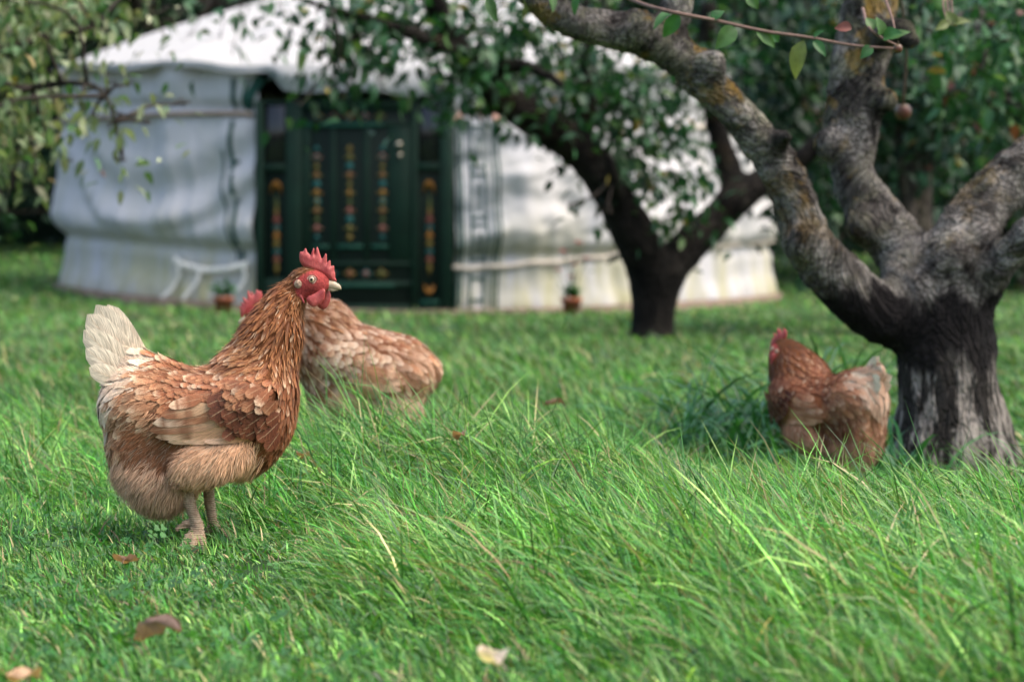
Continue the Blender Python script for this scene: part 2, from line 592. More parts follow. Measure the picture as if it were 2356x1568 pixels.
def build_clover():
    n = 2400
    y = rng.uniform(2.1, 3.75, n)
    x = rng.uniform(-1, 1, n) * (0.212 * y * 1.15 + 0.1)
    X = (x / y * F + 512) / SX
    pr = ss(900, 250, X + (y - 2.9) * 350) * (0.35 + 0.65 * ss(-0.15, 0.25, n2(x, y, 6, 61))) + 0.12
    k = (rng.uniform(0, 1, n) < pr) & (np.exp(-((x + 0.325) / 0.09) ** 2 - ((y - 3.25) / 0.16) ** 2) < 0.45)
    x, y = x[k], y[k]; n = len(x)
    h = rng.uniform(0.012, 0.036, n)
    z = ground(x, y) + h
    r = rng.uniform(0.005, 0.0105, n)
    a = rng.uniform(0, 6.283, n)
    tilt = rng.normal(0, 0.35, (n, 2))
    shape = np.array([[0.06, 0], [0.55, -0.44], [0.95, -0.40], [0.88, 0], [0.95, 0.40], [0.55, 0.44]])
    V, T = [], []
    for q in range(3):
        aq = a + q * 2.094
        ca, sa = np.cos(aq), np.sin(aq)
        lx = shape[None, :, 0] * r[:, None]; ly = shape[None, :, 1] * r[:, None]
        px = lx * ca[:, None] - ly * sa[:, None]; py = lx * sa[:, None] + ly * ca[:, None]
        pz = px * tilt[:, :1] + py * tilt[:, 1:] + np.abs(ly) * 0.25
        V.append(np.stack([x[:, None] + px, y[:, None] + py, z[:, None] + pz], -1))
    V = np.concatenate(V, 1)                        # n,18,3
    tt = []
    for q in range(3):
        b = 6 * q
        tt += [(b, b + 1, b + 3), (b + 1, b + 2, b + 3), (b, b + 3, b + 5), (b + 3, b + 4, b + 5)]
    T = ((np.arange(n) * 18)[:, None, None] + np.array(tt)[None]).reshape(-1, 3)
    C = np.array([[0.045, 0.150, 0.034]]) * rng.uniform(0.65, 1.4, (n, 1)) * (1 + rng.normal(0, 0.08, (n, 3)))
    o = mesh('clover', V.reshape(-1, 3), T, leaf_mat('clover_leaf', 0.5, 0.3, 0.4), None, True, {'col': np.repeat(C, 18, 0)})
    tag(o, 'low round-leaved clover creeping through the short turf near the hen', 'clover', kind='stuff')

build_ground()
build_grass()
build_long_grass()
build_clover()

# ------------------------------------------------------------------ yurt
YC = np.array([-0.80, 21.0]); YR = 3.0
PHI_D = math.radians(-7.2)

def ylift(phi):
    s = np.sin(phi)
    return np.where(s < 0, 0.20, 0.10) * np.abs(s) ** 1.6

def wall_r(phi, h):
    """radius of the canvas at bearing phi and height h above its foot"""
    s = YR * phi
    p = np.stack([s * 3.2, h * 0.55, np.zeros_like(s)], -1).reshape(-1, 3)
    fold = fbm(p, 71, 3).reshape(s.shape)
    fine = 0.5 - np.abs(fbm(np.stack([s * 6.5 + h * 0.8, h * 0.9 + s * 0.5, np.zeros_like(s)], -1).reshape(-1, 3), 78, 2).reshape(s.shape)) * 1.6
    cr = fbm(np.stack([s * 2.2 + h * 2.0, h * 4.2 - s * 1.5, np.zeros_like(s)], -1).reshape(-1, 3), 75, 3).reshape(s.shape)
    r = YR + 0.05 * np.exp(-(h / 0.16) ** 2)
    pouch = np.exp(-((h - 0.56) / 0.17) ** 2) * 0.07 + np.exp(-((h - 0.95) / 0.4) ** 2) * 0.03
    cin = np.exp(-((h - 0.40) / 0.055) ** 2) * 0.05 + np.exp(-((h - 1.47) / 0.05) ** 2) * 0.045
    r = r + pouch - cin
    mid = ss(0.42, 0.6, h) * ss(1.47, 1.2, h)
    f = h - 0.48 - 0.32 * (s + 2.3) ** 2
    swag = np.sin(f * 15.0) * np.exp(-np.maximum(f, 0) * 1.6) * ss(-0.15, 0.05, f) * (s < -1.0)
    r = r + (0.034 + 0.05 * mid) * fold + 0.042 * mid * swag + mid * 0.075 * cr * (s > 0.3) + 0.022 * cr + 0.026 * fine
    r = r + 0.04 * fold * ss(1.5, 1.72, h)
    return r

def wall_pt(phi, h, off=0.0):
    phi = np.asarray(phi, float); h = np.asarray(h, float)
    r = wall_r(phi, h) + off
    return np.stack([r * np.sin(phi), -r * np.cos(phi), h + 0.03 + ylift(phi)], -1)     # relative to the yurt's centre

def wall_inv(X, Y):
    d = 18.0
    for _ in range(12):
        x = (X * SX - 512) / F * d
        sphi = max(-0.999, min(0.999, (x - YC[0]) / (YR + 0.03)))
        d = YC[1] - (YR + 0.03) * math.sqrt(1 - sphi * sphi)
    phi = math.asin(sphi)
    z = HC + (V0 - Y * SY) * d / F
    return phi, z - 0.03 - float(ylift(phi))

def wall_ribbon(acc, pts, width, off=0.012, n=24):
    """flat strip lying on the canvas; pts measured in the photograph"""
    q = np.array([wall_inv(*p) for p in pts])
    m = max(n, 2)
    t = np.linspace(0, len(q) - 1, m)
    q = np.stack([np.interp(t, np.arange(len(q)), q[:, i]) for i in (0, 1)], 1)
    dq = np.gradient(q * np.array([YR, 1.0]), axis=0); dq = dq / np.maximum(np.linalg.norm(dq, axis=1, keepdims=True), 1e-9)
    pr = np.stack([-dq[:, 1] / YR, dq[:, 0]], 1)
    rows = []
    for k, o in ((-0.5, off - 0.007), (-0.45, off), (0.45, off), (0.5, off - 0.007)):
        e = q + pr * k * width
        rows.append(wall_pt(e[:, 0], e[:, 1], o))
    V = np.stack(rows, 1).reshape(-1, 3)
    Q = []
    for i in range(m - 1):
        for k in range(3):
            a = i * 4 + k
            Q.append((a, a + 1, a + 5, a + 4))
    acc.add(V, None, Q)

def canvas_mat(name, dirt=1.0, tint=(0.47, 0.465, 0.47)):
    q = NM(name, 0.85, 0.15)
    o = q.obj()
    z = q.n('SeparateXYZ'); q.l(o, z.inputs[0])
    st = q.noise(2.2, 4, q.map(o, (2.2, 2.2, 0.45)))
    n2_ = q.noise(1.1, 4, o)
    low = q.math('SUBTRACT', 1.15, q.math('DIVIDE', z.outputs[2], 0.7), clamp=True)
    m = q.math('MULTIPLY', q.ramp(st, [(0.38, 0.0), (0.62, 1.0)]), q.math('ADD', q.math('MULTIPLY', low, 0.9 * dirt), 0.16 * dirt), clamp=True)
    c = q.mix(m, tint, (0.38, 0.36, 0.20))
    m2 = q.math('MULTIPLY', q.ramp(n2_, [(0.5, 0.0), (0.7, 1.0)]), 0.35 * dirt)
    c = q.mix(m2, c, (0.36, 0.37, 0.385))
    q.base(c)
    q.bump(q.noise(9.0, 5, o), 0.35, 0.02)
    return q.m

def build_yurt():
    root = empty('yurt', (YC[0], YC[1], 0))
    tag(root, 'round white canvas yurt with a dark green painted door', 'yurt')
    cv = canvas_mat('weathered_canvas')
    rf = canvas_mat('roof_canvas', 0.3, (0.37, 0.37, 0.365))
    hw = math.asin(0.745 / YR)
    # walls
    for a, b in ((PHI_D - hw, -math.pi), (PHI_D + hw, math.pi)):
        nu, nv = 260, 90
        ph = a + (b - a) * np.linspace(0, 1, nu) ** 1.25
        hh = np.linspace(-0.03, 1.80, nv)
        A, H = np.meshgrid(ph, hh, indexing='ij')
        V = wall_pt(A, H).reshape(-1, 3)
        k = np.arange(nu * nv).reshape(nu, nv)
        Q = np.stack([k[:-1, :-1], k[1:, :-1], k[1:, 1:], k[:-1, 1:]], -1).reshape(-1, 4)
        if b < a: Q = Q[:, ::-1]
        mesh('canvas_wall', V, Q, cv, root)
    # roof
    nu, nv = 240, 40
    ph = np.linspace(-math.pi, math.pi, nu)
    t = np.linspace(0, 1, nv)
    A, T = np.meshgrid(ph, t, indexing='ij')
    R0 = YR + 0.10
    rr = R0 + (0.62 - R0) * T
    wr = 0.035 * fbm(np.stack([A * 7, T * 3, A * 0], -1).reshape(-1, 3), 81, 3).reshape(A.shape)
    zz = 1.83 + ylift(A) * (1 - T) + 0.12 * T + (0.86 * T + 0.04 * np.sin(T * math.pi)) + wr * (1 - 0.4 * T)
    zz = zz + 0.012 * np.cos(A * 40) * np.sin(np.clip(T, 0, 1) * math.pi)
    V = np.stack([rr * np.sin(A), -rr * np.cos(A), zz], -1).reshape(-1, 3)
    k = np.arange(nu * nv).reshape(nu, nv)
    Q = np.stack([k[:-1, :-1], k[1:, :-1], k[1:, 1:], k[:-1, 1:]], -1).reshape(-1, 4)
    roof = mesh('roof', V, Q, rf, root)
    a = np.arange(40) * 2 * math.pi / 40
    V = [(0, 0, 3.00)] + [(0.68 * math.sin(x), -0.68 * math.cos(x), 2.81) for x in a] + [(0.66 * math.sin(x), -0.66 * math.cos(x), 2.74) for x in a]
    Tq = [(0, 1 + i, 1 + (i + 1) % 40) for i in range(40)]
    Qq = [(1 + i, 41 + i, 41 + (i + 1) % 40, 1 + (i + 1) % 40) for i in range(40)]
    mesh('crown_cover', V, [np.array(Tq), np.array(Qq)], rf, roof)
    # hem of the roof hanging over the wall, longer and wavy above the door
    nu, nv = 420, 14
    ph = np.linspace(-math.pi, math.pi, nu); t = np.linspace(0, 1, nv)
    A, T = np.meshgrid(ph, t, indexing='ij')
    front = ss(-0.335, -0.29, A) * ss(0.15, 0.06, A)
    drop = 0.05 + 0.145 * front + 0.02 * np.sin(A * 23 + 1) * front + 0.02 * n2(ph, ph * 0, 9, 83)[:, None]
    fl = fbm(np.stack([A * 16, T * 1.2, A * 0], -1).reshape(-1, 3), 85, 2).reshape(A.shape)
    r = R0 + 0.012 + 0.05 * front * np.sin(T * 2.6) + fl * (0.05 * T * (0.35 + front))
    z = 1.835 + ylift(A) - drop * T + 0.035 * fbm(np.stack([A * 7, A * 0, A * 0], -1).reshape(-1, 3), 81, 3).reshape(A.shape)
    V = np.stack([r * np.sin(A), -r * np.cos(A), z], -1).reshape(-1, 3)
    k = np.arange(nu * nv).reshape(nu, nv)
    Q = np.stack([k[:-1, 1:], k[1:, 1:], k[1:, :-1], k[:-1, :-1]], -1).reshape(-1, 4)
    mesh('roof_hem', V, Q, rf, root)
    # boarded plinth
    a = np.linspace(-math.pi, math.pi, 121)
    V = []
    for x in a:
        l = float(ylift(x))
        for r, z in ((2.7, 0.045), (YR + 0.13, 0.045), (YR + 0.13, -0.12)):
            V.append((r * math.sin(x), -r * math.cos(x), z + l * 0.9))
    Q = [(3 * i + j, 3 * i + j + 1, 3 * i + j + 4, 3 * i + j + 3) for i in range(120) for j in (0, 1)]
    mesh('plinth', V, np.array(Q), flat_mat('old_plinth_boards', (0.16, 0.12, 0.09), 0.85, 0.2, 0.4, 12), root)
    # cloth trims, straps
    green = flat_mat('green_applique', (0.018, 0.065, 0.050), 0.85, 0.2, 0.25, 20)
    bandm = flat_mat('cotton_webbing', (0.46, 0.41, 0.34), 0.85, 0.2, 0.2, 25)
    ropem = flat_mat('brown_rope', (0.30, 0.22, 0.16), 0.9, 0.1, 0.4, 40)
    def strip(name, mat, pts, w, off=0.012, n=24, parent=root):
        s = Acc(); wall_ribbon(s, pts, w, off, n); return s.build(name, mat, parent)
    for X in (1054, 1063, 1084, 1117, 1134, 1147):
        strip('applique_stripe', green, [(X, 275), (X, 606)], 0.016, n=40)
        strip('applique_stripe', green, [(X - 2, 622), (X - 6, 706)], 0.016)
    key = [[(1084, 292), (1117, 292)], [(1101, 310), (1101, 372)], [(1084, 384), (1117, 384)], [(1084, 402), (1117, 402)], [(1101, 418), (1101, 486)], [(1084, 500), (1117, 500)],
           [(1084, 518), (1117, 518)], [(1101, 534), (1101, 586)], [(1084, 598), (1117, 598)], [(1084, 640), (1112, 640), (1112, 690), (1084, 690)]]
    for kk in key:
        s = Acc()
        for p, q in zip(kk[:-1], kk[1:]):
            wall_ribbon(s, [p, q], 0.019, 0.0125, 12)
        s.build('key_pattern', green, root)
    strip('applique_stripe', green, [(513, 345), (516, 420), (530, 500), (548, 600)], 0.016, n=40)
    for seg in ([(537, 278), (532, 340), (536, 392)], [(538, 400), (545, 448)], [(546, 470), (550, 520), (553, 565)], [(555, 575), (560, 602)]):
        strip('applique_patch', green, seg, 0.034)
    for seg in ([(536, 372), (552, 372)], [(545, 462), (556, 462)]):
        strip('applique_patch', green, seg, 0.03)
    strip('applique_patch', green, [(540, 182), (536, 250)], 0.04)
    strip('applique_patch', green, [(598, 178), (578, 215), (562, 252)], 0.075)
    strip('applique_stripe', green, [(572, 180), (556, 246)], 0.02)
    strip('webbing_band', bandm, [(1040, 614), (1080, 618), (1120, 612), (1170, 613), (1215, 604), (1280, 603), (1340, 592), (1390, 592), (1440, 580), (1600, 572), (1780, 556)], 0.034, 0.03, 60)
    strip('top_band', bandm, [(1545, 300), (1640, 290), (1780, 285)], 0.04, 0.03, 40)
    s = Acc()
    q = np.array([wall_inv(*p) for p in [(150, 283), (250, 272), (350, 265), (450, 262), (560, 262), (582, 265)]])
    tt = np.linspace(0, 5, 60)
    q = np.stack([np.interp(tt, np.arange(6), q[:, i]) for i in (0, 1)], 1)
    s.tube(wall_pt(q[:, 0], q[:, 1], 0.035), np.full(60, 0.018), 7)
    s.build('rope', ropem, root)
    strap = flat_mat('white_strap', (0.72, 0.68, 0.60), 0.85, 0.2, 0.15, 25)
    strip('tie_strap', strap, [(404, 596), (432, 612), (480, 622), (535, 619), (578, 606)], 0.05, 0.05)
    for pts in ([(414, 604), (420, 636), (406, 668), (382, 694), (358, 708), (342, 702), (344, 688), (356, 684)], [(466, 622), (462, 650), (440, 682), (434, 712)], [(570, 612), (572, 640), (560, 668)]):
        strip('tie_strap', strap, pts, 0.030, 0.055, 40)
    tog = flat_mat('pink_tie', (0.55, 0.33, 0.25), 0.85, 0.2, 0.15, 25)
    for pts, w in (([(1043, 270), (1066, 262)], 0.05), ([(1108, 246), (1108, 268)], 0.045), ([(1140, 258), (1142, 274)], 0.06)):
        strip('canvas_tie', tog, pts, w, 0.03, 6)

    # ---------------- door
    t3 = np.array([math.cos(PHI_D), math.sin(PHI_D), 0]); nn = np.array([math.sin(PHI_D), -math.cos(PHI_D), 0])
    O = nn * (YR - 0.02)
    def D(X, Y, o):
        a = (X - 810) * 0.003236
        return O + t3 * a + nn * o + np.array([0, 0, 2.347 - Y * 0.003233])
    def board(X0, Y0, X1, Y1, o0, o1, name, mat, parent, bev=0.006):
        V = [D(X0, Y1, o0), D(X1, Y1, o0), D(X1, Y0, o0), D(X0, Y0, o0)]
        b = bev / 0.0032
        V += [D(X0, Y1, o1 - bev), D(X1, Y1, o1 - bev), D(X1, Y0, o1 - bev), D(X0, Y0, o1 - bev)]
        V += [D(X0 + b, Y1 - b, o1), D(X1 - b, Y1 - b, o1), D(X1 - b, Y0 + b, o1), D(X0 + b, Y0 + b, o1)]
        Q = [(3, 2, 1, 0), (8, 9, 10, 11)]
        for r in (0, 4):
            for i in range(4):
                j = (i + 1) % 4
                Q.append((r + i, r + j, r + 4 + j, r + 4 + i))
        return mesh(name, V, np.array(Q), mat, parent, False)
    dg = flat_mat('bottle_green_paint', (0.003, 0.0185, 0.0098), 0.65, 0.2, 0.25, 9, 0.1)
    dg2 = flat_mat('dark_green_panel_paint', (0.0016, 0.0085, 0.0048), 0.65, 0.2, 0.25, 9, 0.1)
    lg = flat_mat('bright_green_trim_paint', (0.005, 0.055, 0.034), 0.6, 0.25, 0.2, 9)
    gl = NM('dark_window_glass', 0.08, 0.5).base((0.008, 0.009, 0.010)).m
    fr = board(580, 229, 1040, 730, -0.10, 0.0, 'door_frame', dg2, root)
    for x0, x1 in ((580, 598), (652, 690), (946, 958), (1012, 1040)):
        board(x0, 231, x1, 728, 0.0, 0.05, 'frame_post', dg, fr)
    board(691, 231, 945, 250, 0.0, 0.045, 'frame_rail', dg, fr)
    board(599, 376, 651, 392, 0.0, 0.045, 'frame_rail', dg, fr); board(959, 376, 1011, 392, 0.0, 0.045, 'frame_rail', dg, fr)
    board(599, 640, 651, 728, 0.0, 0.035, 'frame_rail', dg, fr); board(959, 700, 1011, 728, 0.0, 0.035, 'frame_rail', dg, fr)
    for x0, x1 in ((601, 649), (961, 1009)):
        w = board(x0, 240, x1, 374, 0.0, 0.012, 'side_window', gl, fr)
        board(x0 - 2, 232, x1 + 2, 239, 0.0, 0.03, 'window_rail', dg, w)
    board(570, 731, 1050, 741, -0.1, 0.12, 'threshold', flat_mat('worn_sill_wood', (0.17, 0.13, 0.10), 0.8, 0.2, 0.3, 15), fr)
    leaf = board(692, 252, 944, 727, 0.0, 0.022, 'door_leaf', dg2, root)
    for x0, x1 in ((692, 708), (756, 768), (834, 846), (892, 944)):
        board(x0, 292, x1, 600, 0.022, 0.04, 'stile', dg, leaf)
    for y0, y1 in ((252, 256), (282, 291), (601, 612), (646, 660), (700, 727)):
        board(692, y0, 944, y1, 0.022, 0.04, 'door_rail', dg, leaf)
    for x0, x1, y in ((700, 880, 288), (712, 752, 567), (772, 830, 567), (852, 890, 567), (712, 905, 656), (965, 1008, 694)):
        board(x0, y - 4, x1, y + 4, 0.02, 0.05, 'moulding', lg, leaf, 0.004)
    # painted ornaments: little raised lozenges, roundels and leaves
    YEL, RED, TEAL, ORG, GRN, PINK = (0.17, 0.12, 0.022), (0.19, 0.055, 0.035), (0.010, 0.085, 0.075), (0.30, 0.125, 0.018), (0.055, 0.075, 0.018), (0.24, 0.105, 0.08)
    orm = NM('ornament_paint', 0.55, 0.3); orm.base(orm.attr('col').outputs['Color'])
    def motif(acc, X, Y, rx, ry, kind, col, o=0.022):
        if kind == 'disc': pts = [(math.cos(a), math.sin(a)) for a in np.arange(12) * math.pi / 6]
        elif kind == 'loz': pts = [(1, 0), (0.3, 0.45), (0, 1), (-0.3, 0.45), (-1, 0), (-0.3, -0.45), (0, -1), (0.3, -0.45)]
        elif kind == 'flower': pts = [((0.72 + 0.28 * math.cos(4 * a)) * math.cos(a), (0.72 + 0.28 * math.cos(4 * a)) * math.sin(a)) for a in np.arange(24) * math.pi / 12]
        elif kind == 'cap': pts = [(-1, 0.6), (-0.5, -0.2), (0, -1), (0.5, -0.2), (1, 0.6), (0, 0.25)]
        elif kind == 'vup': pts = [(-1, 1), (-0.75, -0.4), (0, -1), (0.75, -0.4), (1, 1), (0.35, 0.25), (0, -0.1), (-0.35, 0.25)]
        else: pts = [(-1, -1), (-0.35, -0.25), (0, 0.1), (0.35, -0.25), (1, -1), (0.75, 0.4), (0, 1), (-0.75, 0.4)]
        n = len(pts)
        V = [D(X + rx * a, Y + ry * b, o + 0.006) for a, b in pts] + [D(X + rx * a, Y + ry * b, o) for a, b in pts] + [D(X, Y, o + 0.007)]
        T = [(2 * n, (i + 1) % n, i) for i in range(n)]
        Q = [(i, (i + 1) % n, n + (i + 1) % n, n + i) for i in range(n)]
        acc.add(V, T, Q, col)
    def column(X, seq, y0, y1, parent, name='painted_ornament', o=0.022):
        acc = Acc(); st = (y1 - y0) / len(seq)
        for i, (kind, col, inner) in enumerate(seq):
            y = y0 + (i + 0.5) * st
            motif(acc, X, y, 13 if kind == 'flower' else 8.5, st * 0.50, kind, col, o)
            if kind == 'flower':
                for dx_ in (-7.5, 7.5): motif(acc, X + dx_, y, 2.6, st * 0.22, 'loz', GRN, o + 0.006)
            if inner: motif(acc, X, y, 4.5, st * 0.2, 'disc', inner, o + 0.007)
        acc.build(name, orm.m, parent, False)
    A = [('cap', TEAL, None), ('flower', PINK, TEAL), ('loz', GRN, YEL), ('flower', YEL, RED), ('disc', TEAL, None), ('flower', ORG, YEL), ('disc', TEAL, YEL), ('flower', YEL, RED), ('loz', GRN, None), ('flower', PINK, RED), ('cap', TEAL, None)]
    B = [('loz', YEL, None), ('flower', YEL, GRN), ('disc', TEAL, None), ('flower', RED, YEL), ('loz', GRN, YEL), ('flower', YEL, ORG), ('loz', GRN, None), ('flower', RED, PINK), ('disc', TEAL, None), ('flower', YEL, GRN), ('loz', YEL, None)]
    column(723, A, 332, 556, leaf); column(800, B, 332, 556, leaf); column(877, A, 332, 556, leaf)
    acc = Acc()
    for i, X in enumerate((728, 764, 800, 836, 872)):
        motif(acc, X, 268, 13, 9, 'flower', (YEL, RED, ORG, PINK, YEL)[i]); motif(acc, X, 268, 5, 4, 'disc', TEAL, 0.028)
    acc.build('painted_ornament', orm.m, leaf, False)
    acc = Acc()
    for i, X in enumerate((728, 757, 800, 838, 874)):
        motif(acc, X, 629, 15, 12, 'flower', (RED, TEAL, YEL, TEAL, YEL)[i]); motif(acc, X, 629, 6, 6, 'disc', (YEL, RED, RED, PINK, GRN)[i], 0.028)
    acc.build('painted_ornament', orm.m, leaf, False)
    for X in (626, 984):
        acc = Acc()
        motif(acc, X, 430, 15, 17, 'vup', ORG, 0.001)
        for i, (k, c, ry) in enumerate((('loz', GRN, 24), ('loz', YEL, 18), ('flower', RED, 16), ('disc', TEAL, 9), ('flower', ORG, 15), ('flower', YEL, 14), ('disc', TEAL, 9), ('flower', RED, 14), ('loz', YEL, 22))):
            motif(acc, X + 1, 468 + i * 18.5, 9 if k != 'loz' else 6, ry, k, c, 0.001 + 0.0015 * (i % 3))
        if X > 900: motif(acc, X, 666, 13, 13, 'vdn', ORG, 0.001)
        acc.build('painted_ornament', orm.m, fr, False)
    br = NM('brass_knob', 0.25, 0.5); br.b.inputs['Metallic'].default_value = 0.8; br.base((0.40, 0.36, 0.28))
    s = Acc()
    s.tube([D(918, 334, 0.04), D(918, 334, 0.07), D(918, 334, 0.075), D(918, 334, 0.10)], [0.012, 0.012, 0.026, 0.018], 10)
    s.build('door_knob', br.m, leaf)
    s = Acc(); s.tube([D(918, 352, 0.04), D(918, 366, 0.045)], [0.014, 0.010], 8)
    s.build('keyhole_plate', br.m, leaf)

build_yurt()

# ------------------------------------------------------------------ flower pots by the yurt
def lathe(acc, prof, n=24, col=None):
    V = [(r * math.cos(a), r * math.sin(a), z) for r, z in prof for a in np.arange(n) * 2 * math.pi / n]
    Q = [(i * n + j, i * n + (j + 1) % n, (i + 1) * n + (j + 1) % n, (i + 1) * n + j) for i in range(len(prof) - 1) for j in range(n)]
    acc.add(V, None, Q, col)

LEAFM = leaf_mat('leaf_green')

def card_leaves(P0, D0, L, W, up, C, fold=0.35, bend=0.25):
    """ovate folded leaves: P0 base, D0 direction (n,3)"""
    n = len(P0)
    s = norm(np.cross(D0, up)); nv = np.cross(s, D0)
    def pt(t, k, dz): return P0 + D0 * (L * t)[:, None] + s * (W * k)[:, None] + nv * ((W * dz) - L * bend * t * t)[:, None]
    V = np.stack([pt(0.0, 0, 0), pt(0.32, -0.5, fold * 0.5), pt(0.35, 0, 0), pt(0.32, 0.5, fold * 0.5), pt(0.68, -0.36, fold * 0.36), pt(0.7, 0, 0), pt(0.68, 0.36, fold * 0.36), pt(1.0, 0, 0)], 1)
    T = np.array([(0, 2, 1), (0, 3, 2), (1, 2, 5), (1, 5, 4), (2, 3, 6), (2, 6, 5), (4, 5, 7), (5, 6, 7)])
    T = ((np.arange(n) * 8)[:, None, None] + T[None]).reshape(-1, 3)
    return V.reshape(-1, 3), T, np.repeat(C, 8, 0)

def flower_pot(X, Y, d, r, label, flowers):
    b = P(X, Y, d)
    b[2] = float(ground(b[0], b[1])) + 0.0
    root = empty('flower_pot', b)
    tag(root, label, 'flower pot', 'terracotta pots in front of the yurt')
    ter = flat_mat('terracotta', (0.30, 0.095, 0.05), 0.8, 0.2, 0.25, 18)
    s = Acc()
    lathe(s, [(0.001, 0), (r * 0.68, 0), (r * 0.92, r * 1.45), (r * 1.06, r * 1.46), (r * 1.08, r * 1.85), (r * 0.96, r * 1.86), (r * 0.93, r * 1.6)])
    s.build('pot', ter, root)
    s = Acc(); lathe(s, [(r * 0.93, r * 1.62), (0.001, r * 1.66)]); s.build('soil', flat_mat('potting_soil', (0.03, 0.022, 0.016), 0.95, 0.1), root)
    z0 = r * 1.6
    n = 46
    a = rng.uniform(0, 6.283, n); e = rng.uniform(0.1, 1.2, n)
    D0 = np.stack([np.cos(a) * np.cos(e), np.sin(a) * np.cos(e), np.sin(e)], 1)
    hgt = 0.10 if not flowers else 0.09
    P0 = np.stack([rng.normal(0, r * 0.4, n), rng.normal(0, r * 0.4, n), z0 + rng.uniform(0, hgt, n)], 1)
    C = np.array([[0.035, 0.12, 0.035]]) * rng.uniform(0.6, 1.5, (n, 1))
    V, T, C = card_leaves(P0, D0, rng.uniform(0.05, 0.09, n), rng.uniform(0.03, 0.05, n), np.array([0, 0, 1.0]), C)
    s = Acc(); s.add(V, T, None, C)
    tag(s.build('foliage', LEAFM, root), kind='stuff')
    if flowers:
        st = flat_mat('flower_stem', (0.06, 0.10, 0.03), 0.6, 0.3)
        rd = flat_mat('red_petal', (0.42, 0.06, 0.06), 0.6, 0.3, 0.2)
        for fx, fz in ((-0.06, 0.36), (0.02, 0.26), (0.11, 0.30), (-0.10, 0.22), (0.05, 0.42), (0.0, 0.17)):
            q = Acc(); q.tube(spline([(0, 0, z0), (fx * 0.5, 0.01, z0 + fz * 0.6), (fx, 0, z0 + fz)], 8), np.full(8, 0.004), 5)
            so = q.build('stem', st, root)
            q = Acc(); m = 9
            a = rng.uniform(0, 6.283, m)
            D0 = norm(np.stack([np.cos(a), np.sin(a), rng.uniform(0.0, 0.8, m)], 1))
            V, T, _ = card_leaves(np.tile([[fx, 0, z0 + fz]], (m, 1)), D0, np.full(m, 0.04), np.full(m, 0.032), np.array([0, 0, 1.0]), np.zeros((m, 3)))
            q.add(V, T); q.build('flower', rd, so)

flower_pot(515, 722, 17.75, 0.075, 'terracotta pot of green leaves left of the green door', False)
flower_pot(1315, 724, 17.7, 0.075, 'terracotta pot with straggly red flowers right of the door', True)

